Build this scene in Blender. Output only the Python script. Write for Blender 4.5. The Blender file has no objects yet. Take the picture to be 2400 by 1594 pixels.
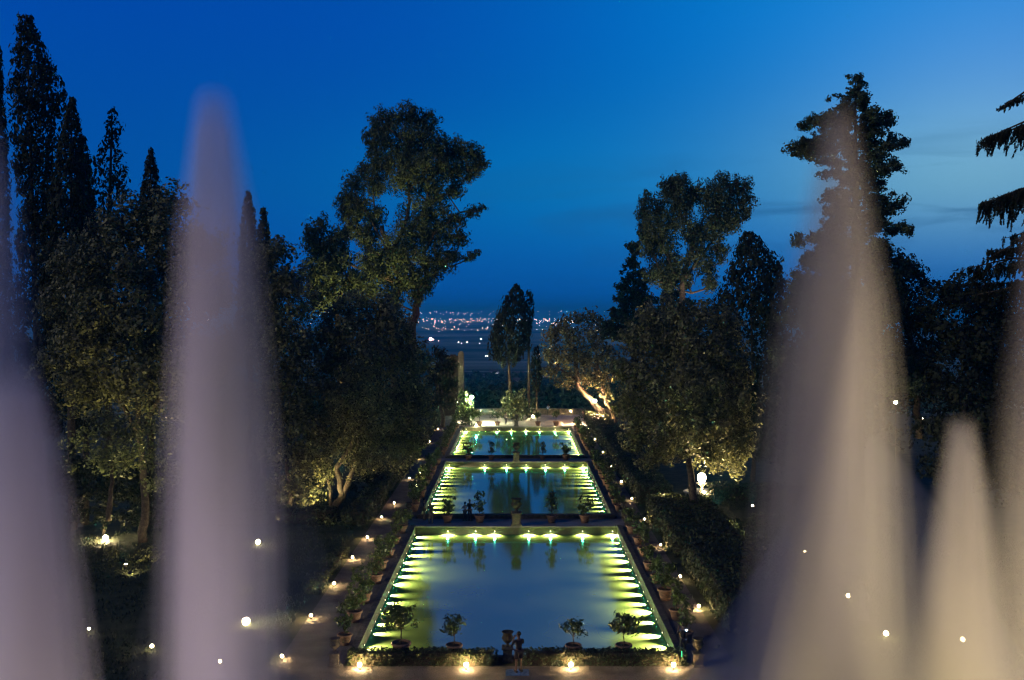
import bpy, math, random
import numpy as np
from mathutils import Vector, Matrix
R = math.radians
random.seed(7); rng = np.random.default_rng(11)
sc = bpy.context.scene
COL = sc.collection
F = 2333.0; HX, HY, CAMZ = 1210.0, 733.0, 17.0; S = 2400/2361.0

# ---------------------------------------------------------------- helpers
def P(x, y, D):
    """point at distance D seen at picture position x, y (photo 2361 wide)"""
    return Vector(((x*S-HX)*D/F, D, CAMZ-(y*S-HY)*D/F))
def GX(x, D): return (x*S-HX)*D/F
def tag(o, label=None, cat=None, group=None, kind=None):
    if label: o['label'] = label
    if cat: o['category'] = cat
    if group: o['group'] = group
    if kind: o['kind'] = kind
    return o
def empty(name, loc, label, cat, group=None, rz=0):
    o = bpy.data.objects.new(name, None); COL.objects.link(o)
    o.location = loc; o.rotation_euler.z = rz; o.empty_display_size = .2
    return tag(o, label, cat, group)
def link(name, me, mat, parent=None, loc=None):
    o = bpy.data.objects.new(name, me); COL.objects.link(o)
    if mat:
        for m in (mat if isinstance(mat, (list, tuple)) else [mat]): me.materials.append(m)
    if parent: o.parent = parent
    if loc is not None: o.location = loc
    return o
class MB:
    """collects simple shapes into one mesh"""
    def __init__(s): s.v = []; s.f = []; s.m = []; s.sm = []
    def add(s, vs, fs, mi=0, smooth=False):
        b = len(s.v); s.v += [tuple(v) for v in vs]
        for f in fs: s.f.append([b+i for i in f]); s.m.append(mi); s.sm.append(smooth)
    def box(s, x0, x1, y0, y1, z0, z1, mi=0, bev=0.0):
        if bev <= 0:
            s.add([(x0,y0,z0),(x1,y0,z0),(x1,y1,z0),(x0,y1,z0),(x0,y0,z1),(x1,y0,z1),(x1,y1,z1),(x0,y1,z1)],
                  [(0,3,2,1),(4,5,6,7),(0,1,5,4),(1,2,6,5),(2,3,7,6),(3,0,4,7)], mi)
        else:
            b = bev
            s.add([(x0,y0,z0),(x1,y0,z0),(x1,y1,z0),(x0,y1,z0),(x0,y0,z1-b),(x1,y0,z1-b),(x1,y1,z1-b),(x0,y1,z1-b),
                   (x0+b,y0+b,z1),(x1-b,y0+b,z1),(x1-b,y1-b,z1),(x0+b,y1-b,z1)],
                  [(0,3,2,1),(8,9,10,11),(0,1,5,4),(1,2,6,5),(2,3,7,6),(3,0,4,7),(4,5,9,8),(5,6,10,9),(6,7,11,10),(7,4,8,11)], mi)
    def lathe(s, prof, n=20, c=(0,0,0), mi=0, smooth=True, cx=None):
        vs = []; k = len(prof)
        for j, (r, z) in enumerate(prof):
            ox = cx[j] if cx else 0
            for i in range(n):
                a = 2*math.pi*i/n; vs.append((c[0]+ox+r*math.cos(a), c[1]+r*math.sin(a), c[2]+z))
        fs = [(j*n+i, j*n+(i+1)%n, (j+1)*n+(i+1)%n, (j+1)*n+i) for j in range(k-1) for i in range(n)]
        fs.append(tuple(reversed(range(n)))); fs.append(tuple(range((k-1)*n, k*n)))
        s.add(vs, fs, mi, smooth)
    def tube(s, pts, rad, n=7, mi=0):
        pts = [Vector(p) for p in pts]; vs = []; k = len(pts)
        for j, p in enumerate(pts):
            d = (pts[min(j+1,k-1)]-pts[max(j-1,0)]).normalized()
            a = d.orthogonal().normalized() if j == 0 else (a - d*a.dot(d)).normalized()
            b = d.cross(a); r = rad[j]
            for i in range(n):
                t = 2*math.pi*i/n; vs.append(p + a*(r*math.cos(t)) + b*(r*math.sin(t)))
        fs = [(j*n+i, j*n+(i+1)%n, (j+1)*n+(i+1)%n, (j+1)*n+i) for j in range(k-1) for i in range(n)]
        fs.append(tuple(reversed(range(n)))); fs.append(tuple(range((k-1)*n, k*n)))
        s.add(vs, fs, mi, True)
    def ball(s, c, r, n=10, mi=0, sz=1.0):
        prof = [(max(1e-3, r*math.sin(math.pi*i/n)), -r*sz*math.cos(math.pi*i/n)) for i in range(n+1)]
        s.lathe(prof, n*2, c, mi)
    def mesh(s, name):
        me = bpy.data.meshes.new(name); me.from_pydata(s.v, [], s.f)
        me.polygons.foreach_set('material_index', s.m); me.polygons.foreach_set('use_smooth', s.sm); me.update()
        return me
    def build(s, name, mat, parent=None, loc=None): return link(name, s.mesh(name), mat, parent, loc)

# ---------------------------------------------------------------- materials
def newmat(name):
    m = bpy.data.materials.new(name); m.use_nodes = True; nt = m.node_tree
    return m, nt, nt.nodes['Principled BSDF']
def noise_mat(name, c1, c2, scale=3, rough=.85, c3=None, scale2=30, bump=.3, bdist=.02, detail=6, spec=.3, thr=(.35,.65)):
    m, nt, b = newmat(name); N = nt.nodes; L = nt.links
    tc = N.new('ShaderNodeTexCoord'); n = N.new('ShaderNodeTexNoise'); n.inputs['Scale'].default_value = scale; n.inputs['Detail'].default_value = detail
    L.new(tc.outputs['Object'], n.inputs['Vector'])
    r = N.new('ShaderNodeValToRGB'); r.color_ramp.elements[0].position = thr[0]; r.color_ramp.elements[1].position = thr[1]
    r.color_ramp.elements[0].color = (*c1, 1); r.color_ramp.elements[1].color = (*c2, 1)
    L.new(n.outputs['Fac'], r.inputs['Fac'])
    n2 = N.new('ShaderNodeTexNoise'); n2.inputs['Scale'].default_value = scale2; n2.inputs['Detail'].default_value = 8
    L.new(tc.outputs['Object'], n2.inputs['Vector'])
    mx = N.new('ShaderNodeMixRGB'); mx.blend_type = 'MIX'
    r2 = N.new('ShaderNodeValToRGB'); r2.color_ramp.elements[0].position = .5; r2.color_ramp.elements[1].position = .68
    L.new(n2.outputs['Fac'], r2.inputs['Fac']); L.new(r2.outputs['Color'], mx.inputs['Fac'])
    L.new(r.outputs['Color'], mx.inputs['Color1']); c3 = c3 or tuple(x*.55 for x in c1); mx.inputs['Color2'].default_value = (*c3, 1)
    L.new(mx.outputs['Color'], b.inputs['Base Color'])
    b.inputs['Roughness'].default_value = rough; b.inputs['Specular IOR Level'].default_value = spec
    bp = N.new('ShaderNodeBump'); bp.inputs['Strength'].default_value = bump; bp.inputs['Distance'].default_value = bdist
    L.new(n2.outputs['Fac'], bp.inputs['Height']); L.new(bp.outputs['Normal'], b.inputs['Normal'])
    return m
def leaf_mat(name, c1, c2, c3=None, rough=.5, spec=.4):
    m, nt, b = newmat(name); N = nt.nodes; L = nt.links
    g = N.new('ShaderNodeNewGeometry'); r = N.new('ShaderNodeValToRGB')
    r.color_ramp.elements[0].color = (*c1, 1); r.color_ramp.elements[1].color = (*c2, 1)
    if c3: e = r.color_ramp.elements.new(.93); e.color = (*c2, 1); r.color_ramp.elements[2].color = (*c3, 1)
    L.new(g.outputs['Random Per Island'], r.inputs['Fac'])
    tc = N.new('ShaderNodeTexCoord'); n = N.new('ShaderNodeTexNoise'); n.inputs['Scale'].default_value = .7; n.inputs['Detail'].default_value = 3
    L.new(tc.outputs['Object'], n.inputs['Vector'])
    mr = N.new('ShaderNodeMapRange'); mr.inputs['From Min'].default_value = .3; mr.inputs['From Max'].default_value = .7; mr.inputs['To Min'].default_value = .4; mr.inputs['To Max'].default_value = 1.6
    L.new(n.outputs['Fac'], mr.inputs['Value'])
    hs = N.new('ShaderNodeHueSaturation'); L.new(mr.outputs[0], hs.inputs['Value']); L.new(r.outputs['Color'], hs.inputs['Color'])
    L.new(hs.outputs['Color'], b.inputs['Base Color'])
    b.inputs['Roughness'].default_value = rough; b.inputs['Specular IOR Level'].default_value = spec
    tr = N.new('ShaderNodeBsdfTranslucent'); L.new(hs.outputs['Color'], tr.inputs['Color'])
    mx = N.new('ShaderNodeMixShader'); mx.inputs[0].default_value = .3
    L.new(b.outputs[0], mx.inputs[1]); L.new(tr.outputs[0], mx.inputs[2]); L.new(mx.outputs[0], N['Material Output'].inputs['Surface'])
    return m
def emit_mat(name, col, st):
    m = bpy.data.materials.new(name); m.use_nodes = True; nt = m.node_tree; nt.nodes.clear()
    e = nt.nodes.new('ShaderNodeEmission'); e.inputs[0].default_value = (*col, 1); e.inputs[1].default_value = st
    o = nt.nodes.new('ShaderNodeOutputMaterial'); nt.links.new(e.outputs[0], o.inputs['Surface']); m.cycles.emission_sampling = 'NONE'; return m
def vol_mat(name, col, dens, aniso=0.0):
    m = bpy.data.materials.new(name); m.use_nodes = True; nt = m.node_tree; nt.nodes.clear()
    v = nt.nodes.new('ShaderNodeVolumePrincipled'); v.inputs['Color'].default_value = (*col, 1); v.inputs['Density'].default_value = dens
    v.inputs['Anisotropy'].default_value = aniso
    o = nt.nodes.new('ShaderNodeOutputMaterial'); nt.links.new(v.outputs[0], o.inputs['Volume']); return m

M = {}
M['ilex'] = leaf_mat('holm_oak_leaves', (.035,.04,.022), (.165,.17,.07), (.38,.36,.16))
M['ilex2'] = leaf_mat('bay_leaves', (.04,.055,.025), (.14,.16,.065), (.25,.26,.11))
M['pine'] = leaf_mat('pine_needles', (.022,.036,.018), (.085,.115,.05), rough=.7)
M['dark'] = leaf_mat('cypress_leaves', (.016,.022,.014), (.035,.042,.024), rough=.75, spec=.2)
M['citrus'] = leaf_mat('citrus_leaves', (.03,.055,.018), (.08,.11,.03), (.13,.15,.05), rough=.4)
M['hedge'] = leaf_mat('box_leaves', (.016,.026,.012), (.045,.06,.024), rough=.6)
M['wood_leaves'] = leaf_mat('woodland_leaves', (.02,.045,.03), (.05,.10,.06), rough=.8, spec=.1)
M['bark'] = noise_mat('bark', (.045,.036,.027), (.10,.08,.06), 5, .95, (.03,.022,.016), 18, .8, .04)
M['pinebark'] = noise_mat('pine_bark', (.10,.07,.05), (.20,.14,.10), 4, .95, (.04,.028,.02), 12, .8, .04)
M['gravel'] = noise_mat('gravel', (.065,.058,.053), (.13,.118,.108), .9, .95, (.045,.04,.036), 16, 1.0, .04)
M['paving'] = noise_mat('pale_gravel', (.30,.26,.22), (.42,.37,.31), .5, .9, (.22,.19,.16), 16, .5, .02)
M['soil'] = noise_mat('soil', (.03,.026,.018), (.07,.06,.04), 1.2, 1, None, 20, .8, .05)
M['grass'] = noise_mat('grass_ground', (.022,.032,.014), (.05,.062,.028), .9, 1, (.015,.02,.01), 25, 1, .06)
M['stone'] = noise_mat('mossy_stone', (.12,.105,.075), (.24,.21,.15), 2.2, .9, (.05,.05,.028), 9, .7, .04)
M['stone_dark'] = noise_mat('weathered_stone', (.045,.042,.036), (.10,.092,.076), 4, .9, (.035,.035,.026), 14, .8, .04)
M['wet_wall'] = noise_mat('wet_mossy_wall', (.02,.02,.011), (.05,.046,.027), 2.4, .8, (.02,.02,.01), 9, .7, .04)
M['slab'] = noise_mat('walkway_stone', (.11,.105,.11), (.18,.17,.175), 1.2, .6, (.11,.10,.10), 8, .4, .015)
M['terra'] = noise_mat('terracotta', (.15,.085,.055), (.25,.15,.10), 4, .85, (.09,.065,.045), 12, .3, .01)
M['marble'] = noise_mat('pale_stone', (.38,.36,.31), (.55,.52,.45), 4, .7, (.22,.21,.17), 16, .4, .01)
M['metal'] = noise_mat('dark_metal', (.02,.02,.02), (.05,.045,.04), 8, .5)
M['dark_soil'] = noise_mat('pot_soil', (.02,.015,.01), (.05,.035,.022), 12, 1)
# brick
def brick_mat():
    m, nt, b = newmat('old_brick'); N = nt.nodes; L = nt.links
    tc = N.new('ShaderNodeTexCoord'); mp = N.new('ShaderNodeMapping'); mp.inputs['Rotation'].default_value = (R(90),0,0)
    t = N.new('ShaderNodeTexBrick'); t.inputs['Scale'].default_value = 1.0; t.inputs['Brick Width'].default_value = .34; t.inputs['Row Height'].default_value = .14; t.inputs['Mortar Size'].default_value = .02
    t.inputs['Color1'].default_value = (.07,.055,.042,1); t.inputs['Color2'].default_value = (.11,.085,.065,1); t.inputs['Mortar'].default_value = (.09,.08,.06,1)
    L.new(tc.outputs['Object'], mp.inputs[0]); L.new(mp.outputs[0], t.inputs['Vector']); L.new(t.outputs['Color'], b.inputs['Base Color']); b.inputs['Roughness'].default_value = .95
    bp = N.new('ShaderNodeBump'); bp.inputs['Distance'].default_value = .03; L.new(t.outputs['Fac'], bp.inputs['Height']); bp.invert = True; L.new(bp.outputs[0], b.inputs['Normal'])
    return m
M['brick'] = brick_mat()
def water_mat():
    m = bpy.data.materials.new('murky_pond_water'); m.use_nodes = True; nt = m.node_tree; N = nt.nodes; L = nt.links; N.clear()
    out = N.new('ShaderNodeOutputMaterial'); d = N.new('ShaderNodeBsdfDiffuse'); g = N.new('ShaderNodeBsdfGlossy')
    tc = N.new('ShaderNodeTexCoord'); mp = N.new('ShaderNodeMapping'); mp.inputs['Scale'].default_value = (1,.6,1); L.new(tc.outputs['Object'], mp.inputs[0])
    n = N.new('ShaderNodeTexNoise'); n.inputs['Scale'].default_value = .35; n.inputs['Detail'].default_value = 3; L.new(mp.outputs[0], n.inputs['Vector'])
    r = N.new('ShaderNodeValToRGB'); r.color_ramp.elements[0].position = .3; r.color_ramp.elements[1].position = .7
    r.color_ramp.elements[0].color = (.088,.145,.036,1); r.color_ramp.elements[1].color = (.13,.185,.048,1); L.new(n.outputs['Fac'], r.inputs['Fac']); L.new(r.outputs['Color'], d.inputs['Color'])
    g.inputs['Roughness'].default_value = .075; g.inputs['Color'].default_value = (.07,.98,1,1)
    w = N.new('ShaderNodeTexNoise'); w.inputs['Scale'].default_value = 1.6; w.inputs['Detail'].default_value = 2; L.new(mp.outputs[0], w.inputs['Vector'])
    bp = N.new('ShaderNodeBump'); bp.inputs['Strength'].default_value = .12; bp.inputs['Distance'].default_value = .01; L.new(w.outputs['Fac'], bp.inputs['Height']); L.new(bp.outputs[0], g.inputs['Normal'])
    f = N.new('ShaderNodeFresnel'); f.inputs['IOR'].default_value = 2.9
    mx = N.new('ShaderNodeMixShader'); L.new(f.outputs[0], mx.inputs[0]); L.new(d.outputs[0], mx.inputs[1]); L.new(g.outputs[0], mx.inputs[2]); L.new(mx.outputs[0], out.inputs['Surface'])
    return m
M['water'] = water_mat()
WARM = (1.0, .70, .33)
M['lens'] = emit_mat('lit_pond_lens', (1,.86,.52), 6)

# ---------------------------------------------------------------- foliage
def leaves_mesh(name, C, Nn, size, aspect=1.6, up=None, thick=None):
    """C centres, Nn facing normals: one small rhombic leaf per point"""
    n = len(C); Nn = Nn/np.maximum(1e-6, np.linalg.norm(Nn, axis=1))[:,None]
    t = rng.normal(size=(n,3)) if up is None else up + .45*rng.normal(size=(n,3))
    a = t - (t*Nn).sum(1)[:,None]*Nn; a /= np.maximum(1e-6, np.linalg.norm(a, axis=1))[:,None]
    b = np.cross(Nn, a); s = size*(.5+1.15*rng.random(n)**1.6)
    la = (a*(s*aspect**.5)[:,None])*.5; lb = (b*(s/aspect**.5)[:,None])*.5
    V = np.empty((n,4,3)); V[:,0] = C-la; V[:,1] = C+lb-la*.1; V[:,2] = C+la; V[:,3] = C-lb-la*.1
    me = bpy.data.meshes.new(name); me.vertices.add(4*n); me.vertices.foreach_set('co', V.reshape(-1).astype(np.float32))
    me.loops.add(4*n); me.loops.foreach_set('vertex_index', np.arange(4*n, dtype=np.int32))
    me.polygons.add(n); me.polygons.foreach_set('loop_start', np.arange(0,4*n,4,dtype=np.int32)); me.polygons.foreach_set('loop_total', np.full(n,4,dtype=np.int32))
    me.update(calc_edges=True); return me
def rdir(n):
    v = rng.normal(size=(n,3)); return v/np.linalg.norm(v,axis=1)[:,None]
def blob_points(c, rad, s, k=1.0, clump=.36, rough=.26, inner=.25, sprig=0.0):
    """leaf points in clumps over the outside of a lobe (c centre, rad 3 radii)"""
    c = np.array(c); rad = np.array(rad, float); rm = rad.mean()
    nleaf = int(k*4*math.pi*rm*rm/(s*s)*.9); rc = rm*clump
    ncl = max(8, int(4.5/(clump*clump)))
    d = rdir(ncl); rr = 1 - rc/rm*.7 + rough*rng.normal(size=ncl); ins = rng.random(ncl) < inner; rr[ins] *= .4+.5*rng.random(ins.sum())
    cc = d*rr[:,None]*rad; crs = rc*(.55+.8*rng.random(ncl))
    w = crs**2; idx = rng.choice(ncl, size=nleaf, p=w/w.sum())
    dd = rdir(nleaf); q = cc[idx] + dd*(crs[idx]*(.65+.4*rng.random(nleaf)**.7))[:,None]*np.array([1,1,1+sprig])
    N = dd*1.3 + q/rad*.35 + rng.normal(size=(nleaf,3))*.38
    return q+c, N
def lobes_world(lobes, D, depth=.8):
    out = []
    for l in lobes:
        x, y, r = l[:3]; dy = l[3] if len(l) > 3 else 0.0; sq = l[4] if len(l) > 4 else 1.0
        p = P(x, y, D); rr = r*S*D/F
        out.append((p + Vector((0, dy*rr, 0)), rr, sq))
    return out
def crown(name, lobes, D, s, k, mat, root, back=True, **kw):
    Cs = []; Ns = []
    up = kw.pop('up', None); aspect = kw.pop('aspect', 1.6); br = mat is M['pine']; sh = .92 if br else 1.0
    for (p, r, sq) in lobes_world(lobes, D):
        loc = p - root.location; r *= sh
        q, n = blob_points(loc, (r, r, r*sq), s, k, **kw); Cs.append(q); Ns.append(n)
        if back and r > 1.0:
            q, n = blob_points(loc + Vector((random.uniform(-.3,.3)*r, r*1.1, random.uniform(-.25,.15)*r)), (r*.92, r*.92, r*.92*sq), s*1.25, k*.8, **kw); Cs.append(q); Ns.append(n)
    if br:
        mb = MB(); cs = [(p-root.location, r) for p, r, _ in lobes_world(lobes, D)]; zb = min(c.z-rr for c, rr in cs); base = Vector((sum(c.x for c, _ in cs)/len(cs), 0, zb))
        for c, rr in cs:
            low = [b for b, _ in cs if b.z < c.z-.3 and abs(b.x-base.x) <= abs(c.x-base.x)+1.0]
            st = min(low, key=lambda b: (b-c).length) if low else base
            m_ = st.lerp(c, .5)+Vector((random.uniform(-.3,.3), random.uniform(-.3,.3), -.25)); mb.tube([st, m_, c], [.13,.09,.05], 6)
            for _ in range(5):
                d = Vector((random.uniform(-1,1), random.uniform(-1,1), random.uniform(-.2,.9))).normalized()*rr*random.uniform(.6,1.0); mb.tube([c, c+d*.5+Vector((0,0,-.1)), c+d], [.05,.03,.012], 5)
        mb.build('branches', M['pinebark'], root)
    C = np.concatenate(Cs); N = np.concatenate(Ns)
    me = leaves_mesh(name, C, N, s*1.15, aspect, None if up is None else np.array(up))
    return link(name, me, mat, root)
def tree_root(name, x, D, label, cat='tree', group=None, z=0.0):
    return empty(name, (GX(x, D), D, z), label, cat, group)
def limbs(root, paths, D, mat='bark', name='trunk', jit=0.0):
    """paths: list of ([(x,y[,dy])...], r0, r1) in picture positions"""
    mb = MB()
    for pts, r0, r1 in paths:
        w = []
        for q in pts:
            p = P(q[0], q[1], D) - root.location
            if len(q) > 2: p.y += q[2]
            w.append(p)
        # refine with wobble
        fine = []
        for i in range(len(w)-1):
            for t in (0,.25,.5,.75):
                v = w[i].lerp(w[i+1], t)
                if t > 0: v += Vector((random.uniform(-1,1), random.uniform(-1,1), 0))*r0*.35
                fine.append(v)
        fine.append(w[-1]); n = len(fine)
        mb.tube(fine, [r0+(r1-r0)*(i/(n-1))**.8 for i in range(n)], 8)
    return mb.build(name, M[mat], root)

# ---------------------------------------------------------------- world
def build_world():
    w = bpy.data.worlds.new('World'); sc.world = w; w.use_nodes = True; nt = w.node_tree; N = nt.nodes; L = nt.links; N.clear()
    out = N.new('ShaderNodeOutputWorld'); bg = N.new('ShaderNodeBackground'); L.new(bg.outputs[0], out.inputs[0])
    tc = N.new('ShaderNodeTexCoord'); sp = N.new('ShaderNodeSeparateXYZ'); L.new(tc.outputs['Generated'], sp.inputs[0])
    def m(op, a, b=None, c=None):
        n = N.new('ShaderNodeMath'); n.operation = op
        for i, v in enumerate((a, b, c)):
            if v is None: continue
            if isinstance(v, (int, float)): n.inputs[i].default_value = v
            else: L.new(v, n.inputs[i])
        return n.outputs[0]
    x, y, z = sp.outputs
    az = m('ARCTAN2', x, y)
    def gauss(ca, sa, cz, sz):
        a = m('DIVIDE', m('SUBTRACT', az, R(ca)), R(sa)); b = m('DIVIDE', m('SUBTRACT', z, cz), sz)
        q = m('ADD', m('MULTIPLY', a, a), m('MULTIPLY', b, b)); return m('EXPONENT', m('MULTIPLY', q, -.5))
    ramp = N.new('ShaderNodeValToRGB'); L.new(m('MULTIPLY', z, 2.0), ramp.inputs[0]); e = ramp.color_ramp.elements
    e[0].position = 0; e[0].color = (.0,.095,.50,1); e[1].position = 1; e[1].color = (.0,.020,.15,1)
    for p, c in ((.07,(.0,.088,.42)), (.24,(.0,.083,.375)), (.55,(.0,.066,.40)), (.75,(.0,.058,.38))):
        q = e.new(p); q.color = (*c, 1)
    def addc(prev, fac, col):
        v = N.new('ShaderNodeMixRGB'); v.blend_type = 'ADD'; L.new(fac, v.inputs['Fac']); L.new(prev, v.inputs['Color1']); v.inputs['Color2'].default_value = (*col, 1); v.use_clamp = False; return v.outputs[0]
    c = addc(ramp.outputs[0], gauss(25, 15, .28, .17), (.0,.17,.29))
    c = addc(c, gauss(3, 11, .125, .05), (.0,.055,.06))
    g2 = gauss(25, 7.5, .128, .05); c = addc(c, g2, (.13,.19,.03))
    c = addc(c, gauss(27, 6.5, .20, .07), (.07,.06,.05))
    # thin dusk cloud streaks low in the west
    mp = N.new('ShaderNodeMapping'); mp.inputs['Scale'].default_value = (5,5,34); L.new(tc.outputs['Generated'], mp.inputs[0])
    ns = N.new('ShaderNodeTexNoise'); ns.inputs['Scale'].default_value = 1; ns.inputs['Detail'].default_value = 5; ns.inputs['Distortion'].default_value = .8; L.new(mp.outputs[0], ns.inputs['Vector'])
    cr = N.new('ShaderNodeValToRGB'); cr.color_ramp.elements[0].position = .5; cr.color_ramp.elements[1].position = .68; L.new(ns.outputs['Fac'], cr.inputs[0])
    cl = m('MULTIPLY', cr.outputs['Color'], m('MULTIPLY', gauss(20, 13, .10, .04), .55))
    mx = N.new('ShaderNodeMixRGB'); L.new(cl, mx.inputs[0]); L.new(c, mx.inputs[1]); mx.inputs[2].default_value = (.012,.085,.23,1); c = mx.outputs[0]
    # low horizon darkening and everything below it
    hz = N.new('ShaderNodeMapRange'); hz.inputs['From Min'].default_value = -.02; hz.inputs['From Max'].default_value = .0; L.new(z, hz.inputs[0])
    mx = N.new('ShaderNodeMixRGB'); L.new(hz.outputs[0], mx.inputs[0]); mx.inputs[1].default_value = (.002,.012,.05,1); L.new(c, mx.inputs[2]); c = mx.outputs[0]
    sky = N.new('ShaderNodeTexSky'); sky.sky_type = 'NISHITA'; sky.sun_disc = False; sky.sun_elevation = R(-4); sky.sun_rotation = R(24)
    vm = N.new('ShaderNodeMixRGB'); vm.blend_type = 'ADD'; vm.inputs[0].default_value = .01; L.new(c, vm.inputs[1]); L.new(sky.outputs[0], vm.inputs[2])
    L.new(vm.outputs[0], bg.inputs[0]); bg.inputs[1].default_value = 1.0
build_world()
sun = bpy.data.lights.new('villa_dusk_glow', 'SUN'); sun.energy = .85; sun.angle = R(12); sun.color = (1,.86,.60)  # warm sun lamp standing for dusk and villa glow behind the viewer
so = bpy.data.objects.new('villa_dusk_glow', sun); COL.objects.link(so); so.rotation_euler = (R(65), 0, R(-60)); so.location = (-20,-20,60)

# ---------------------------------------------------------------- layout
PW = 8.0                                   # pond half width
PONDS = [('near', 48.9, 79.0), ('middle', 82.5, 113.3), ('far', 116.5, 148.0)]
WZ = -.6
# terrain: garden plateau, wooded slope, plain to the horizon
def terrain_z(y):
    pts = [(-60,0),(168,0),(172,-6),(250,-11),(500,-26),(900,-43),(1700,-62),(14000,-62),(17500,-40),(21000,25),(26000,10)]
    for (a, za), (b, zb) in zip(pts, pts[1:]):
        if y <= b: return za+(zb-za)*(y-a)/(b-a)
    return pts[-1][1]
xs = [-16000,-6000,-1500,-300,-60,-12,-PW-.3,PW+.3,12,60,300,1500,6000,16000]
ys = [-60,20,48.6,79.0,82.5,113.3,116.5,148.0,168,172,200,250,350,500,700,900,1300,1700,3000,6000,10000,14000,17500,19000,21000,26000]
mb = MB()
vid = {}
for j, y in enumerate(ys):
    for i, x in enumerate(xs):
        z = terrain_z(y)
        if y > 14500: z += 22*math.sin(x*.0006+1)*min(1,(y-14500)/4000)
        vid[i,j] = len(mb.v); mb.v.append((x,y,z))
for j in range(len(ys)-1):
    for i in range(len(xs)-1):
        if xs[i] == -PW-.3 and any(abs(ys[j]-a) < .5 for _, a, b in PONDS): continue
        mb.f.append([vid[i,j],vid[i+1,j],vid[i+1,j+1],vid[i,j+1]]); mb.m.append(1 if ys[j] >= 168 else 0); mb.sm.append(False)
def plain_mat():
    m, nt, b = newmat('plain_fields'); N = nt.nodes; L = nt.links
    tc = N.new('ShaderNodeTexCoord'); mp = N.new('ShaderNodeMapping'); mp.inputs['Scale'].default_value = (.0012,.0016,1); L.new(tc.outputs['Object'], mp.inputs[0])
    n = N.new('ShaderNodeTexNoise'); n.inputs['Scale'].default_value = 1; n.inputs['Detail'].default_value = 7; n.inputs['Roughness'].default_value = .65; L.new(mp.outputs[0], n.inputs['Vector'])
    r = N.new('ShaderNodeValToRGB'); r.color_ramp.elements[0].position = .42; r.color_ramp.elements[1].position = .62
    r.color_ramp.elements[0].color = (.03,.05,.03,1); r.color_ramp.elements[1].color = (.24,.30,.24,1)
    L.new(n.outputs['Fac'], r.inputs[0]); L.new(r.outputs[0], b.inputs['Base Color']); b.inputs['Roughness'].default_value = 1; b.inputs['Specular IOR Level'].default_value = 0
    return m
tag(mb.build('ground', [M['grass'], plain_mat()]), kind='structure')

def sheet(name, x0, x1, y0, y1, z, mat, nx=1, ny=1):
    mb = MB(); mb.add([(x0,y0,z),(x1,y0,z),(x1,y1,z),(x0,y1,z)], [(0,1,2,3)])
    return tag(mb.build(name, mat), kind='structure')
sheet('path', -11.6, -PW-.32, 46.0, 167, .006, M['gravel'])
sheet('path', PW+.32, 10.55, 46.0, 167, .006, M['gravel'])
sheet('pavement', -17, 14, 28.0, 47.85, .012, M['gravel'])
sheet('terrace', -9.6, 12.6, 149.0, 165.6, .018, M['paving'])
for nm, a, b in PONDS:
    mb = MB(); n = 24
    mb.add([(-PW-.1,a-.3,WZ),(PW+.1,a-.3,WZ),(PW+.1,b+.1,WZ),(-PW-.1,b+.1,WZ)], [(0,1,2,3)])
    tag(mb.build('water', M['water']), kind='structure')
# side walls with coping
for nm, a, b in PONDS:
    for sd, sg in (('left', -1), ('right', 1)):
        r = empty('pond_wall', (sg*(PW+.15), a, 0), f'long low stone wall along the {sd} side of the {nm} pond', 'wall', 'side walls of the ponds')
        w = MB(); w.box(-.13,.15,0,b-a,-1.3,.06); w.build('wall', M['wet_wall'], r)
        w = MB(); y = 0.0
        while y < b-a-.2:
            l = min(random.uniform(1.0,1.7), b-a-y); w.box(-.18,.20, y+.006, y+l-.006, .062, .16+random.uniform(-.012,.012), bev=.02); y += l
        w.build('coping', M['stone_dark'], r)
# cross walls, walkways and parapets between ponds
CR = [(79.0, 82.5, 'between the near pond and the middle pond'), (113.3, 116.5, 'between the middle pond and the far pond'), (148.0, 149.2, 'at the far end of the far pond')]
for k, (a, b, wh) in enumerate(CR):
    r = empty('cross_wall', (0, a, 0), f'mossy stone wall {wh}, above a row of lights', 'wall', 'cross walls of the ponds')
    w = MB(); w.box(-PW-.02, PW+.02, 0, .5, -1.3, -.04); w.build('wall', M['wet_wall'], r)
    w = MB(); x = -PW
    while x < PW-.1:
        l = min(random.uniform(1.1,1.8), PW-x); w.box(x+.005, x+l-.005, -.06, .5, -.038, .07+random.uniform(-.01,.01), bev=.02); x += l
    w.build('coping', M['slab'], r)
    if k < 2:
        sheet('walkway', -PW-1.2, PW+1.2, a+.51, b-.4, .012, M['slab'])
        pr = MB(); pr.box(-PW-.1, PW+.1, 0, .38, -1.2, .26); pr.box(-PW-.16, PW+.16, -.05, .43, .262, .36, bev=.03)
        tag(pr.build('parapet', M['stone_dark'], None, (0, b-.4, 0)), f'low dark stone parapet along the walkway {wh}', 'parapet')
w = MB(); w.box(-PW-.1, PW+.1, 48.55, 48.9, -1.3, .2, bev=.03)
tag(w.build('front_wall', M['stone_dark']), 'low dark stone edging along the front of the near pond behind the hedge', 'wall')
w = MB(); w.box(-9.6, 30, 0, .5, 0, .85); w.box(-9.65, 30.05, -.06, .56, .852, 1.0, bev=.03)
tag(w.build('parapet_wall', M['stone'], None, (0, 166, 0)), 'long stone parapet wall closing the far terrace above the valley', 'wall')

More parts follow.
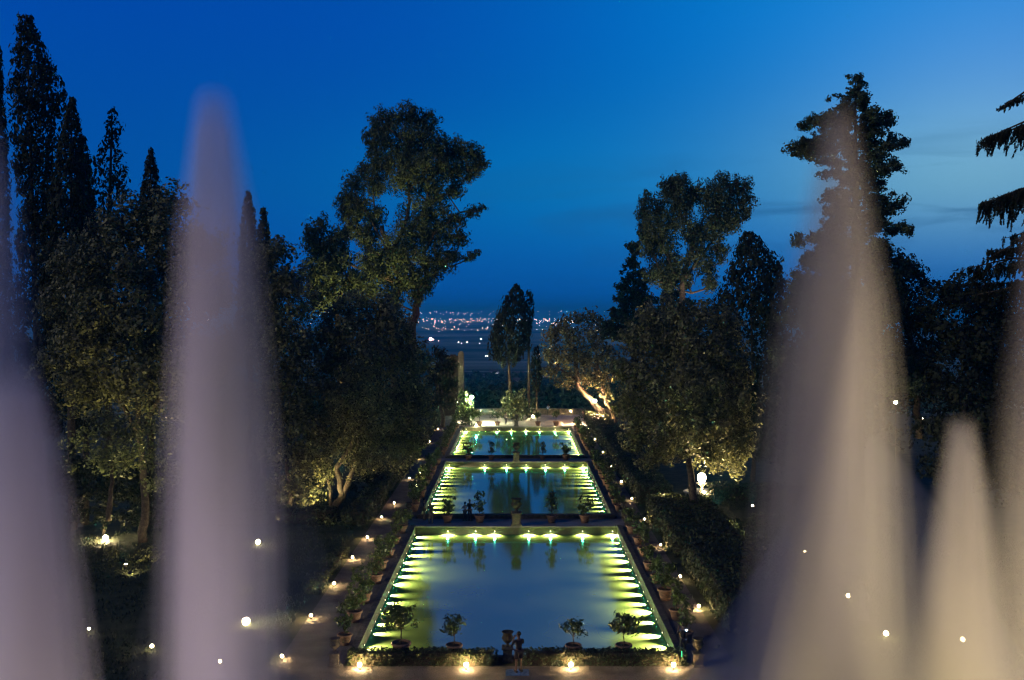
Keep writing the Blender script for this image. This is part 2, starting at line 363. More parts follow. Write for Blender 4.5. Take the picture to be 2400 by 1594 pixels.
# ---------------------------------------------------------------- pond lights
def ordinal(i):
    return ['first','second','third','fourth','fifth','sixth','seventh','eighth','ninth','tenth','eleventh','twelfth','thirteenth','fourteenth','fifteenth','sixteenth','seventeenth','eighteenth','nineteenth','twentieth'][i] if i < 20 else f'number {i+1}'
lmb = MB(); lmb.lathe([(.085,0),(.085,.02),(.075,.05)], 14); housing_me = lmb.mesh('housing')
lens_mb = MB(); lens_mb.lathe([(.04,0),(.04,.008)], 12); lens_me = lens_mb.mesh('lens')
housing_me.materials.append(M['metal']); lens_me.materials.append(M['lens'])
SPOTS = {}
def spot_data(i, energy, size, col):
    key = (round(energy,2), size)
    if key not in SPOTS:
        l = bpy.data.lights.new('pond_spot', 'SPOT'); l.energy = energy; l.spot_size = R(size); l.spot_blend = 1.0 if size < 100 else .85; l.shadow_soft_size = .03; l.color = col; SPOTS[key] = l
    return SPOTS[key]
def pond_light(loc, direction, label, group, energy, size=80, tilt=33):
    r = empty('pond_light', loc, label, 'pond light', group)
    d = Vector(direction).normalized()
    q = d.to_track_quat('Z', 'Y')
    h = bpy.data.objects.new('housing', housing_me); COL.objects.link(h); h.parent = r; h.rotation_mode = 'QUATERNION'; h.rotation_quaternion = q
    g = bpy.data.objects.new('lens', lens_me); COL.objects.link(g); g.parent = r; g.rotation_mode = 'QUATERNION'; g.rotation_quaternion = q; g.location = d*.052
    o = bpy.data.objects.new('pond_spot', spot_data(0, energy, size, (1,.84,.52))); COL.objects.link(o); o.parent = r
    dd = (d + Vector((0,0,-math.tan(R(tilt))))).normalized(); o.rotation_mode = 'QUATERNION'; o.rotation_quaternion = dd.to_track_quat('-Z','Y'); o.location = d*.10
ENR = [7000, 9500, 13500, 8500, 4000, 18000, 11000, 5500, 2200]
NL = {'near': 15, 'middle': 15, 'far': 17}
for nm, a, b in PONDS:
    n = NL[nm]
    for sd, sg in (('left', -1), ('right', 1)):
        for i in range(n):
            y = a + 1.4 + (b-a-2.4)*(i+.12*random.uniform(-1,1))/(n-1)
            pond_light((sg*(PW-.005), y, WZ+.20), (-sg,random.uniform(-.06,.06),0), f'small light in the {sd} wall of the {nm} pond, {ordinal(i)} from the front', f'lights along the {sd} wall of the {nm} pond', random.choice(ENR)*(.55 if nm == 'far' else .8 if nm == 'middle' else 1.0)*(.42 if i % 3 == 1 else 1.0), *((124, 35) if i % 3 == 1 else (random.choice((74, 80, 90)), 33)))
XL = {79.0: [1033,1097,1141,1219,1269,1343,1412], 113.3: [1036,1118,1168,1213,1257,1302,1344], 148.0: [1075,1147,1179,1212,1244,1280,1314]}
for (a, xsl), nm in zip(XL.items(), ('near', 'middle', 'far')):
    for i, x in enumerate(xsl):
        pond_light((max(-7.8, min(7.8, GX(x, a))), a-.12, WZ+.30), (random.uniform(-.15,.15), -1, 0), f'bright light under the back wall of the {nm} pond, {ordinal(i)} from the left', f'lights along the back wall of the {nm} pond', (5200 if nm == 'near' else 3200 if nm == 'middle' else 1900), 146, 72)

# ---------------------------------------------------------------- urns on pedestals
def urn_protos():
    a = MB(); a.box(-.36,.36,-.36,.36,0,.14); a.box(-.29,.29,-.29,.29,.142,.80); a.box(-.37,.37,-.37,.37,.802,.92,bev=.03)
    b = MB(); b.lathe([(.16,.925),(.2,.96),(.1,1.03),(.09,1.1),(.2,1.18),(.33,1.34),(.36,1.5),(.30,1.62),(.27,1.70),(.36,1.80),(.385,1.84),(.33,1.85),(.27,1.76)], 22)
    c = MB()
    for i in range(10):
        t = 2*math.pi*i/10; c.ball((.33*math.cos(t), .33*math.sin(t), 1.45), .055, 5)
    return a.mesh('pedestal'), b.mesh('vase'), c.mesh('relief')
M['urn'] = noise_mat('dark_urn_stone', (.02,.018,.015), (.05,.046,.038), 5, .9)
ped_me, vase_me, relief_me = urn_protos()
for me_, m_ in ((ped_me, 'stone_dark'), (vase_me, 'urn'), (relief_me, 'urn')): me_.materials.append(M[m_])
def urn(loc, label, sc_=1.0, pz=1.0):
    r = empty('stone_urn', loc, label, 'urn', 'stone urns on pedestals round the ponds'); r.scale = (sc_, sc_, sc_*pz)
    p = bpy.data.objects.new('pedestal', ped_me); COL.objects.link(p); p.parent = r
    v = bpy.data.objects.new('vase', vase_me); COL.objects.link(v); v.parent = r
    q = bpy.data.objects.new('relief', relief_me); COL.objects.link(q); q.parent = v
urn((0,79.3,.07), 'tall stone urn at the middle of the walkway wall behind the near pond', 1.15, 1.0)
urn((0,113.6,.07), 'tall stone urn at the middle of the walkway wall behind the middle pond', 1.12)
urn((0,148.4,.07), 'tall pale stone urn at the middle of the far pond end wall', .95)
urn((-.42,48.55,.012), 'dark stone urn at the middle of the front hedge, behind the standing person', .78)
for sd, sg in (('left',-1),('right',1)):
    urn((sg*8.75,47.9,.012), f'dark stone urn at the front {sd} corner of the near pond', .72)
    for y, wh in ((79.6,'near end of walkway behind near pond'),(82.4,'far end of walkway behind near pond'),(113.9,'near end of walkway behind middle pond'),(116.7,'far end of walkway behind middle pond')):
        urn((sg*8.9,y,.012), f'squat stone urn, {sd} side, {wh}', .70)

# ---------------------------------------------------------------- potted citrus trees
def pot_mesh():
    a = MB(); a.lathe([(.235,0),(.25,.02),(.36,.46),(.37,.47),(.41,.475),(.42,.50),(.42,.555),(.40,.575),(.345,.575),(.335,.5),(.30,.2),(.05,.18)], 26)
    a.lathe([(.275,.10),(.285,.115),(.285,.13),(.28,.14)], 26)
    s = MB(); s.lathe([(.335,.47),(.30,.505),(.1,.52)], 18)
    return a.mesh('pot'), s.mesh('soil')
pot_me, soil_me = pot_mesh(); pot_me.materials.append(M['terra']); soil_me.materials.append(M['dark_soil'])
def citrus_meshes(seed, kind, leaf=.085, n=1.0):
    random.seed(seed); lob = []
    if kind == 'round':   # trimmed standard with a bare stem
        ch = 1.05; lob = [(0,0,1.45,.46)] + [(random.uniform(-.42,.42), random.uniform(-.4,.4), 1.45+random.uniform(-.28,.34), random.uniform(.22,.32)) for _ in range(9)]
        br = .95
    elif kind == 'tall':
        lob = [(0,0,1.0,.34),(.08,0,1.4,.36),(-.08,.05,1.8,.34),(.02,0,2.15,.26)] + [(random.uniform(-.35,.35), random.uniform(-.3,.3), random.uniform(.85,2.2), random.uniform(.15,.26)) for _ in range(9)]
        br = .75
    elif kind == 'spread':
        lob = [(random.uniform(-.62,.62), random.uniform(-.5,.5), 1.55+random.uniform(-.3,.42), random.uniform(.2,.34)) for _ in range(16)]; br = 1.1
    else:
        lob = [(0,0,1.15,.45)] + [(random.uniform(-.45,.45), random.uniform(-.4,.4), random.uniform(.75,1.7), random.uniform(.2,.34)) for _ in range(11)]; br = .7
    t = MB(); t.tube([(0,0,.48),(.02,.01,.7),(-.01,0,br),(.01,0,br+.35)], [.035,.03,.026,.015], 7)
    for l in lob:
        m = Vector((l[0]*.35, l[1]*.35, br+(l[2]-br)*.45)); t.tube([(0,0,br), m, (l[0], l[1], l[2])], [.018,.012,.005], 5)
    Cs, Ns = [], []
    for l in lob:
        q, nn = blob_points(l[:3], (l[3],)*3, leaf*1.15, .62*n, clump=.45, rough=.2, inner=.4); Cs.append(q); Ns.append(nn)
    lm = leaves_mesh('foliage', np.concatenate(Cs), np.concatenate(Ns), leaf*1.25, 2.6)
    tm = t.mesh('stem'); tm.materials.append(M['bark']); lm.materials.append(M['citrus']); return tm, lm
CIT = {k: [citrus_meshes(31*i+j, k, .12 if k != 'spread' and k != 'round0' else .11) for j in range(3)] for i, k in enumerate(('round','tall','bush','spread'))}
def citrus(loc, kind, label, group, sc_=1.0, v=None, tall=1.0):
    r = empty('potted_citrus', loc, label, 'potted plant', group, random.uniform(0,6.28)); r.scale = (sc_,sc_,sc_)
    tm, lm = CIT[kind][v if v is not None else random.randrange(3)]
    for nm, me in (('pot', pot_me), ('soil', soil_me), ('stem', tm), ('foliage', lm)):
        o = bpy.data.objects.new(nm, me); COL.objects.link(o); o.parent = r
        if nm == 'foliage': o.scale = (1,1,tall)
random.seed(5)
rows = [(48.72, .2, [(925,'spread',1.18),(1047,'round',1.0),(1322,'round',.98),(1438,'spread',1.0)], 'just behind the front hedge'),
        (80.6, .012, [(1032,'bush',1.12),(1106,'tall',1.08),(1272,'tall',1.08),(1348,'bush',1.12)], 'on the walkway behind the near pond'),
        (115.0, .012, [(1080,'bush',1.05),(1133,'tall',.92),(1251,'tall',.9),(1305,'bush',1.1)], 'on the walkway behind the middle pond'),
        (149.6, .02, [(1106,'round',1.2),(1147,'round',1.12),(1240,'round',1.12),(1282,'round',1.2)], 'on the lit far terrace')]
for y, z, items, wh in rows:
    for i, (x, kd, s_) in enumerate(items):
        citrus((GX(x, y), y, z), kd, f'potted citrus, {ordinal(i)} from the left {wh}', 'potted citrus trees '+wh, s_, i % 3)
for sd, sg in (('left',-1),('right',1)):
    for nm, a, b in PONDS:
        n = 8 if nm == 'near' else 9
        for i in range(n):
            y = a+2.4+(b-a-4.6)*i/(n-1)+random.uniform(-.35,.35)
            citrus((sg*(8.82+random.uniform(-.08,.12)), y, .012), random.choice(('bush','bush','tall','bush')), f'potted citrus on the {sd} side of the {nm} pond, {ordinal(i)} from the front', f'potted citrus trees along the {sd} of the {nm} pond', random.uniform(.9,1.2))

# ---------------------------------------------------------------- hedges
def hedge(name, x0, x1, y0, y1, h, label, group=None, s=.13, z=0.0, wob=.12):
    cx, cy = (x0+x1)/2, (y0+y1)/2; r = empty(name, (cx, cy, z), label, 'hedge', group)
    w, d = (x1-x0)/2, (y1-y0)/2
    areas = np.array([2*d*h, 2*d*h, 2*w*h, 2*w*h, 4*w*d]); n = int(areas.sum()*1.5/(s*s)); f = rng.choice(5, size=n, p=areas/areas.sum())
    u, v = rng.random(n)*2-1, rng.random(n); q = np.zeros((n,3)); N = np.zeros((n,3))
    v2 = rng.random(n)*2-1
    for k, (sx, sy) in enumerate(((-1,0),(1,0))): m = f == k; q[m] = np.c_[np.full(m.sum(), sx*w), u[m]*d, v[m]*h]; N[m] = (sx,0,.3)
    for k, sy in ((2,-1),(3,1)): m = f == k; q[m] = np.c_[u[m]*w, np.full(m.sum(), sy*d), v[m]*h]; N[m] = (0,sy,.3)
    m = f == 4; q[m] = np.c_[u[m]*w, v2[m]*d, np.full(m.sum(), h)]; N[m] = (0,0,1)
    Nn = N/np.linalg.norm(N,axis=1)[:,None]
    bump = wob*(np.sin(q[:,0]*2.1+q[:,1]*1.3)+np.sin(q[:,1]*3.7+q[:,2]*4)*.6)*.5 + np.abs(rng.normal(size=n))*s*.6
    q = q + Nn*bump[:,None]; q[:,2] = np.maximum(q[:,2], .03)
    link('foliage', leaves_mesh('foliage', q, N+rng.normal(size=(n,3))*.6, s*1.2, 2.0), M['hedge'], r)
    c = MB(); c.box(-w*.96+.02, w*.96-.02, -d*.96, d*.96, .005, h*.92, bev=min(.1,h*.2)); c.build('branches', M['soil'], r)
    return r
hedge('clipped_hedge', -8.1, -1.05, 47.85, 48.5, .62, 'low clipped hedge along the front of the near pond, left of the standing person', 'front hedges', .085, .012, .08)
hedge('clipped_hedge', .35, 8.1, 47.85, 48.5, .62, 'low clipped hedge along the front of the near pond, right of the standing person', 'front hedges', .085, .012, .08)
hedge('clipped_hedge', -13.3, -11.9, 78, 160, 1.35, 'long dark clipped hedge beside the left path', None, .17)
hedge('clipped_hedge', -12.7, -11.9, 60, 70, .45, 'low dark hedge beside the left path near the front', None, .12)
hedge('clipped_hedge', 10.9, 13.6, 87, 160, 1.7, 'long dark clipped hedge beside the right path of the far ponds', None, .17)
hedge('clipped_hedge', 11.0, 15.9, 69, 84, 1.6, 'broad clipped hedge block on the right beside the holm oak trunk', None, .14)
hedge('clipped_hedge', 11.2, 17.5, 52.5, 66.5, 1.9, 'broad tall clipped hedge block on the right nearest the front', None, .13)
hedge('clipped_hedge', 17.6, 30, 90, 91.4, 1.3, 'dark hedge crossing behind the lit statue basin on the right', None, .17)
hedge('clipped_hedge', 19, 30, 79, 80.2, .8, 'low dark hedge crossing the lawn on the right', None, .15)
hedge('clipped_hedge', -30, -14.5, 80, 81.5, 1.1, 'dark hedge crossing the lawn on the left behind the flood lamps', None, .17)

def lawn():
    n = 60000; q = np.zeros((n,3)); lft = rng.random(n) < .5
    q[:,0] = np.where(lft, -12.1-rng.random(n)*22, 17.6+rng.random(n)*20); q[:,1] = 46+rng.random(n)**1.2*52; q[:,2] = .05+rng.random(n)*.05
    patch = np.sin(q[:,0]*.9)*np.cos(q[:,1]*.6)+np.sin(q[:,0]*.31+q[:,1]*.43)+rng.normal(size=n)*.6; q = q[patch > -.6]
    N = rng.normal(size=q.shape); N[:,2] *= .35
    tag(link('lawn_grass', leaves_mesh('lawn_grass', q, N, .10, 2.6, np.array([0,0,1.0])), M['hedge']), 'rough dark grass on the lawns either side of the ponds', 'grass', kind='stuff')
lawn()
# ---------------------------------------------------------------- garden lamps
def lamp_mat(st, col=WARM): return emit_mat('lit_bulb', col, st)
LM = {}
PL = {}
def point_lamp(parent, loc, r_, st, col):
    key = (round(r_,3), st, col)
    if key not in PL:
        l = bpy.data.lights.new('lamp', 'POINT'); l.shadow_soft_size = r_*1.04; l.color = col; l.energy = st*4*math.pi*math.pi*(r_*1.04)**2*(3.0 if st > 3000 else 1.8); PL[key] = l
    o = bpy.data.objects.new('lamp', PL[key]); COL.objects.link(o); o.parent = parent; o.location = loc
def bollard(loc, label, group, st=60, r_=.085, h=.32, col=(1,.66,.29)):
    key = (st, col)
    if key not in LM: LM[key] = lamp_mat(st, col)
    r = empty('garden_lamp', loc, label, 'garden lamp', group)
    a = MB(); a.lathe([(.06,0),(.06,.02),(.02,.03),(.02,h-r_),(.05,h-r_*.8)], 10); a.build('post', M['metal'], r)
    b = MB(); b.ball((0,0,h+.01), r_, 7); b.build('bulb', LM[key], r)
    point_lamp(r, (0,0,h+.01), r_, st, col)
    c = MB(); c.lathe([(r_*1.15,h+r_*.75),(r_*1.2,h+r_*.8),(r_*.3,h+r_*1.3)], 12)
    if h > .5: c.build('cap', M['metal'], r)
lb = [(650,1515),(717,1420),(770,1345),(813,1284),(847,1237),(880,1190),(909,1157),(944,1099),(968,1051),(990,1014),(1010,984)]
for i, (x, y) in enumerate(lb):
    D = 17*F/(y*S+8-HY); bollard((GX(x, D), D, .006), f'small low lamp at the edge of the left path, {ordinal(i)} from the front', 'low lamps along the left path', 650 if i < 5 else 300, .065, .2)
for i, D in enumerate((57,63.4,72,81,90,99,109,120,132,143)):
    bollard((10.45, D, .006), f'small low lamp at the edge of the right path, {ordinal(i)} from the front', 'low lamps along the right path', 850 if i == 0 else 300, .065, .2)
for i, x in enumerate((829,1075,1316,1553)):
    bollard((GX(x, 47.4), 47.4, .015), f'low round lamp at the foot of the front hedge, {ordinal(i)} from the left', 'low lamps in front of the hedge', 520, .10, .22)
def flood(x, y, D, label, st, r_=.2, col=(1,.74,.38), post=None):
    p = P(x, y, D); z = max(.25, p.z); bollard((p.x, p.y, 0), label, None, st, r_, z, col)
def gflood(x, y, label, st, r_=.16, col=(1,.74,.38), h=.22):
    D = (17-h)*F/(y*S-HY); bollard((GX(x, D), D, 0), label, None, st, r_, h, col)
gflood(243,1240,'bright round flood lamp low under the far left oak trees', 600, .17)
gflood(595,1250,'bright round lamp on the dark lawn above the leafy shrubs at left', 450, .15)
gflood(567,1433,'large bright round lamp at the foot of the leafy shrubs at left', 700, .19)
gflood(694,1189,'bright lamp at the foot of the lit twisted tree trunk on the left', 320, .18)
gflood(1733,1263,'large yellowish flood lamp lighting the grass on the right', 1300, .18, (1,.86,.42))
gflood(1740,1347,'round lamp below the yellowish flood lamp on the right lawn', 300, .13)
gflood(1955,1374,'lamp behind the misty jet on the right, left of the small statue', 330, .12)
gflood(2043,1461,'lamp behind the misty jet low at the right', 350, .12)
gflood(1855,1272,'small faint lamp behind the misty jet on the right', 80, .08)
gflood(205,1450,'tiny lamp low in the dark shrubs between the left jets', 60, .07)
gflood(350,1490,'small lamp low in the dark garden between the left jets', 90, .09)
gflood(2220,1475,'small lamp added for a reflection behind the bright jet at the right edge', 90, .12)  # lamp added in place of a reflection
gflood(507,1525,'small lamp seen through the main left jet at its foot', 90, .09)
flood(2065,928,70,'white lamp under the dark trees at the right, beside a lit trunk', 200, .12)
gflood(2128,965,'small lamp beneath the trees at the right edge', 90, .1)
flood(1088,915,151,'cool white lamp on a tall post in the bush left of the far terrace', 6500, .2, (.90,1,.62))
flood(1372,924,149,'orange lamp on a tall post beside the leaning oak trunk', 7500, .2, (1,.62,.32))
gflood(1358,967,'small lamp on the terrace at the start of the right path', 200, .12, (1,.66,.36))
gflood(1229,960,'small uplight under the leafy shrub at the foot of the tall cypress', 500, .14, (1,.86,.4))
gflood(1098,982,'small uplight at the back left corner of the far pond', 500, .12, (1,.86,.4))
for i, x in enumerate((1147+22, 1316)):
    w = MB(); w.lathe([(.11,0),(.11,.06)], 12)
    r = empty('wall_light', (GX(x,165.8), 165.88, .62), ['small recessed light in the far parapet wall, left of the people', 'small recessed light in the far parapet wall, right of the person on the wall'][i], 'wall light', 'recessed lights in the far parapet')
    o = w.build('lens', emit_mat('wall_lens', (1,.72,.36), 120), r); o.rotation_euler.x = R(90)
def uplight(x, y, D, tx, ty, tD, energy, label, ang=60, col=(1,.74,.36)):
    p = P(x, y, D); r = empty('garden_uplight', (p.x, D, 0), label, 'uplight', 'uplights under the trees')
    t = P(tx, ty, tD)-Vector((p.x, D, .3)); q = t.to_track_quat('Z','Y')
    a = MB(); a.lathe([(.09,-.14),(.11,-.12),(.12,.04),(.10,.04)], 12); h = a.build('housing', M['metal'], r); h.rotation_mode = 'QUATERNION'; h.rotation_quaternion = q; h.location.z = .3
    b = MB(); b.lathe([(.095,.041),(.095,.045)], 12); g = b.build('lens', LM_UP, r); g.rotation_mode = 'QUATERNION'; g.rotation_quaternion = q; g.location.z = .3
    l = bpy.data.lights.new('uplight', 'SPOT'); l.energy = energy; l.color = col; l.spot_size = R(ang); l.spot_blend = .7; l.shadow_soft_size = .1
    o = bpy.data.objects.new('uplight', l); COL.objects.link(o); o.parent = r; o.rotation_mode = 'QUATERNION'; o.rotation_quaternion = t.to_track_quat('-Z','Y'); o.location = Vector((0,0,.3))+t.normalized()*.1
LM_UP = emit_mat('uplight_lens', (1,.8,.45), 60)
uplight(1650, 1180, 84, 1650, 980, 82, 17000, 'uplight behind the hedge, right of the great right oak trunk', 95)
uplight(1540, 1180, 84.5, 1530, 1000, 82, 9000, 'uplight behind the hedge, left of the great right oak trunk', 95)
uplight(1735, 1150, 86, 1720, 930, 82, 10000, 'uplight on the right lawn, aimed at the edge of the great oak', 70)
uplight(728, 1190, 83, 760, 1080, 86, 3000, 'uplight at the foot of the lit twisted trunk on the left', 80, (1,.8,.36))
uplight(860, 1170, 84, 850, 1000, 84, 4500, 'uplight under the great left oak close to the hedge', 90)
uplight(960, 1100, 96, 965, 960, 88, 2600, 'uplight beside the left hedge, under the edge of the great left oak', 70)
uplight(290, 1200, 66, 290, 1020, 66, 5500, 'uplight in the dark shrubs under the low left oak', 80, (1,.82,.34))
uplight(780, 1130, 98, 780, 660, 104, 42000, 'uplight aimed at the yellow-lit boughs of the lower left pine', 60, (1,.84,.3))
uplight(640, 1190, 80, 690, 1070, 84, 1500, 'uplight near the foot of the main left jet', 90)
uplight(560, 1480, 60, 580, 1350, 66, 700, 'uplight in front of the sparse leafy shrubs at left', 90)
uplight(300, 1390, 64, 320, 1300, 68, 350, 'uplight in front of the wide low shrub at left', 90)
uplight(1660, 1130, 110, 1540, 560, 116, 24000, 'uplight far back on the right, aimed at the forked pine', 50, (1,.86,.6))
uplight(2110, 1060, 76, 2110, 920, 80, 900, 'uplight among the dark trees near the right edge', 70)
uplight(1400, 1000, 148, 1350, 880, 152, 2200, 'uplight at the foot of the leaning oak', 90, (1,.68,.34))
# lit globe-topped fountain basin on the right
D = 92.0; r = empty('basin_fountain', (GX(1618,D), D, 0), 'small round stone fountain with a glowing ball of water, right of the oak trunk', 'fountain')
w = MB(); w.lathe([(1.5,0),(1.55,.3),(1.7,.42),(1.7,.5),(1.4,.5),(1.35,.3),(.3,.28)], 28); w.lathe([(.3,.29),(.2,.6),(.16,1.0),(.5,1.2),(.55,1.28),(.1,1.25)], 20); w.build('basin', M['marble'], r)
w = MB(); w.ball((0,0,1.75), .40, 10, sz=1.15); w.build('glowing_water', emit_mat('emissive_spray', (1,.80,.46), 30), r); point_lamp(r, (0,0,1.75), .43, 40, (1,.80,.46))  # water ball made to emit, standing for lamp-lit spray
w = MB(); w.ball((0,-1.2,.62), .1, 6); w.build('bulb', lamp_mat(500), r); point_lamp(r, (0,-1.2,.62), .1, 500, WARM)
for sx in (-1,1):
    w = MB(); w.ball((sx*1.05,-.3,.9), .32, 8); w.lathe([(.2,.5),(.25,.62),(.1,.66)], 12, (sx*1.05,-.3,0)); w.build('stone_ball', M['stone_dark'], r)
# small pale statue, seen through the jet
D = 17*F/(1428*S-HY); r = empty('statue', (GX(1988,D), D, 0), 'small pale stone statue lit at night, seen through the misty jet at right', 'statue')
w = MB(); w.box(-.3,.3,-.3,.3,0,.5,bev=.04); w.build('pedestal', M['marble'], r)
w = MB(); w.lathe([(.2,.5),(.24,.7),(.2,1.0),(.16,1.15),(.24,1.35),(.25,1.5),(.12,1.62),(.08,1.68),(.13,1.76),(.14,1.88),(.06,1.98)], 16); w.tube([(.2,0,1.5),(.38,-.05,1.3),(.28,-.12,1.1)], [.07,.055,.04]); w.tube([(-.2,0,1.5),(-.36,0,1.7),(-.3,-.05,1.95)], [.07,.055,.04]); w.build('figure', M['marble'], r)

# ---------------------------------------------------------------- ruined brick pillar with dark wall
r = empty('brick_pillar', (GX(1063,164), 164, 0), 'tall slender ruined brick pillar rising beyond the left of the far pond', 'pillar')
w = MB(); w.box(-.46,.46,0,.9,0,10.0); w.box(-.50,.42,.04,.8,10.002,10.4); w.box(-.30,.30,.1,.7,10.402,10.62); w.build('shaft', M['brick'], r)
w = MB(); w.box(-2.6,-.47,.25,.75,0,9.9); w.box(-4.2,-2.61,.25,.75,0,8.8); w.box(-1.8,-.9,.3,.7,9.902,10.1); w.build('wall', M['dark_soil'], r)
# flat panel at the feet; its blue sheen is put into the base colour
w = MB(); w.box(-.55,.55,-.38,.38,0,.035,bev=.01); slab_m = noise_mat('glossy_slab', (.10,.17,.28), (.13,.2,.32), 3, .12, None, 8, .05, .002, spec=.9)
tag(w.build('blue_panel', slab_m, None, (.05, 46.95, .014)), 'flat smooth bluish slab on the gravel under the feet of the standing person', 'slab')

# ---------------------------------------------------------------- people
skin_m = noise_mat('skin', (.13,.08,.055), (.17,.10,.07), 8, .6)
def cloth(name, c): return noise_mat(name, tuple(x*.8 for x in c), c, 10, .9)
def skinned(name, V, E, Rr, mat, parent, lv=2):
    me = bpy.data.meshes.new(name); me.from_pydata([tuple(v) for v in V], E, [])
    o = bpy.data.objects.new(name, me); COL.objects.link(o)
    sk = o.modifiers.new('s', 'SKIN'); sk.use_smooth_shade = True
    for i, r_ in enumerate(Rr):
        me.skin_vertices[0].data[i].radius = (r_, r_) if not isinstance(r_, tuple) else r_
    me.skin_vertices[0].data[0].use_root = True
    sb = o.modifiers.new('u', 'SUBSURF'); sb.levels = lv; sb.render_levels = lv
    dg = bpy.context.evaluated_depsgraph_get(); nm = bpy.data.meshes.new_from_object(o.evaluated_get(dg))
    bpy.data.objects.remove(o); nm.name = name; nm.materials.clear()
    for p in nm.polygons: p.use_smooth = True
    return link(name, nm, mat, parent)
def person(loc, rz, label, group=None, pose='stand', shirt=(.02,.02,.025), legs=(.05,.05,.06), h=1.72, shorts=False, hair=(.02,.015,.012), bag=False):
    r = empty('person', loc, label, 'person', group, rz); k = h/1.75; r.scale = (k,k,k)
    # faces -Y
    sw = .07 if pose == 'walk' else 0
    J = {'pel':(0,0,.95),'wst':(0,0,1.1),'chs':(0,.01,1.3),'nck':(0,.01,1.48),'nk2':(0,-.005,1.54),'hd1':(0,-.015,1.6),'hd2':(0,-.02,1.68),'hd3':(0,-.01,1.74),
         'hpL':(-.10,0,.9),'knL':(-.12,-.03-sw*2,.5),'anL':(-.13,0-sw,.09),'toL':(-.15,-.15-sw,.04),
         'hpR':(.10,0,.9),'knR':(.12,-.03+sw,.5),'anR':(.13,.02+sw*3,.09),'toR':(.15,-.13+sw*3,.04),
         'shL':(-.19,.01,1.42),'shR':(.19,.01,1.42)}
    if pose == 'photo':
        J.update({'elL':(-.27,-.14,1.20),'wrL':(-.10,-.30,1.45),'elR':(.27,-.14,1.20),'wrR':(.10,-.30,1.45)})
    elif pose == 'lean':
        J.update({'elL':(-.26,-.10,1.17),'wrL':(-.18,-.33,1.14),'elR':(.26,-.10,1.17),'wrR':(.18,-.33,1.14)})
    else:
        J.update({'elL':(-.25,.02+sw,1.15),'wrL':(-.25,-.06+sw,.88),'elR':(.25,.02-sw,1.15),'wrR':(.25,-.06-sw*2,.88)})
    names = ['pel','wst','chs','nck','nk2','hd1','hd2','hd3','hpL','knL','anL','toL','hpR','knR','anR','toR','shL','elL','wrL','shR','elR','wrR']
    rad = dict(pel=(.15,.11),wst=(.13,.10),chs=(.155,.11),nck=.062,nk2=.055,hd1=(.072,.085),hd2=(.08,.10),hd3=(.055,.07),hpL=.085,knL=.056,anL=.04,toL=(.04,.028),hpR=.085,knR=.056,anR=.04,toR=(.04,.028),shL=.058,elL=.042,wrL=.028,shR=.058,elR=.042,wrR=.028)
    E = [('pel','wst'),('wst','chs'),('chs','nck'),('nck','nk2'),('nk2','hd1'),('hd1','hd2'),('hd2','hd3'),('pel','hpL'),('hpL','knL'),('knL','anL'),('anL','toL'),('pel','hpR'),('hpR','knR'),('knR','anR'),('anR','toR'),('chs','shL'),('shL','elL'),('elL','wrL'),('chs','shR'),('shR','elR'),('elR','wrR')]
    V = [Vector(J[n]) for n in names]; RR = [rad[n] for n in names]; ix = {n: i for i, n in enumerate(names)}; EE = [(ix[a], ix[b]) for a, b in E]
    # hands: palm and five fingers each
    for s_, n in ((-1,'wrL'),(1,'wrR')):
        w0 = Vector(J[n]); e0 = Vector(J['el'+n[2]]); d = (w0-e0).normalized(); side = Vector((1,0,0)) - d*d.x; side.normalize()
        p = w0+d*.07; V.append(p); RR.append((.034,.018)); pi_ = len(V)-1; EE.append((ix[n], pi_))
        for f in range(4):
            off = side*((f-1.5)*.02); ln = (.065,.075,.07,.055)[f]
            a = p+off+d*.04; b = a+d*ln*.6+Vector((0,-.01,-.01)); V += [a, b]; RR += [.0095,.007]; EE += [(pi_, len(V)-2), (len(V)-2, len(V)-1)]
        a = w0+d*.03-side*s_*.035; b = a+d*.04-side*s_*.012; V += [a, b]; RR += [.011,.008]; EE += [(pi_, len(V)-2), (len(V)-2, len(V)-1)]
    # nose
    V.append(Vector((0,-.125,1.655))); RR.append(.012); EE.append((ix['hd2'], len(V)-1))
    skinned('body', V, EE, RR, skin_m, r)
    g = .017
    def sub(ns, es, extra, mat, nm):
        i2 = {n: i for i, n in enumerate(ns)}; grow = lambda q: tuple(x+extra for x in q) if isinstance(q, tuple) else q+extra
        return skinned(nm, [J[n] for n in ns], [(i2[a], i2[b]) for a, b in es], [grow(rad[n]) for n in ns], mat, r)
    sub(['pel','wst','chs','shL','elL','shR','elR'], [('pel','wst'),('wst','chs'),('chs','shL'),('shL','elL'),('chs','shR'),('shR','elR')], g, cloth('shirt_cloth', shirt), 'shirt')
    if shorts:
        for s_ in 'LR': J['kk'+s_] = tuple(Vector(J['hp'+s_]).lerp(Vector(J['kn'+s_]), .85)); rad['kk'+s_] = .075
        sub(['pel','hpL','kkL','hpR','kkR'], [('pel','hpL'),('hpL','kkL'),('pel','hpR'),('hpR','kkR')], g+.012, cloth('short_cloth', legs), 'shorts')
    else:
        sub(['pel','hpL','knL','anL','hpR','knR','anR'], [('pel','hpL'),('hpL','knL'),('knL','anL'),('pel','hpR'),('hpR','knR'),('knR','anR')], g+.004, cloth('trouser_cloth', legs), 'trousers')
    hm = MB(); hm.ball((0,.02,1.715), .10, 8, sz=1.02); hm.build('hair', cloth('hair', hair), r)
    sh = MB()
    for s_ in 'LR':
        a = J['an'+s_]; sh.box(a[0]-.05, a[0]+.05, a[1]-.19, a[1]+.07, 0, .085, bev=.03)
    sh.build('shoes', M['metal'], r)
    return r
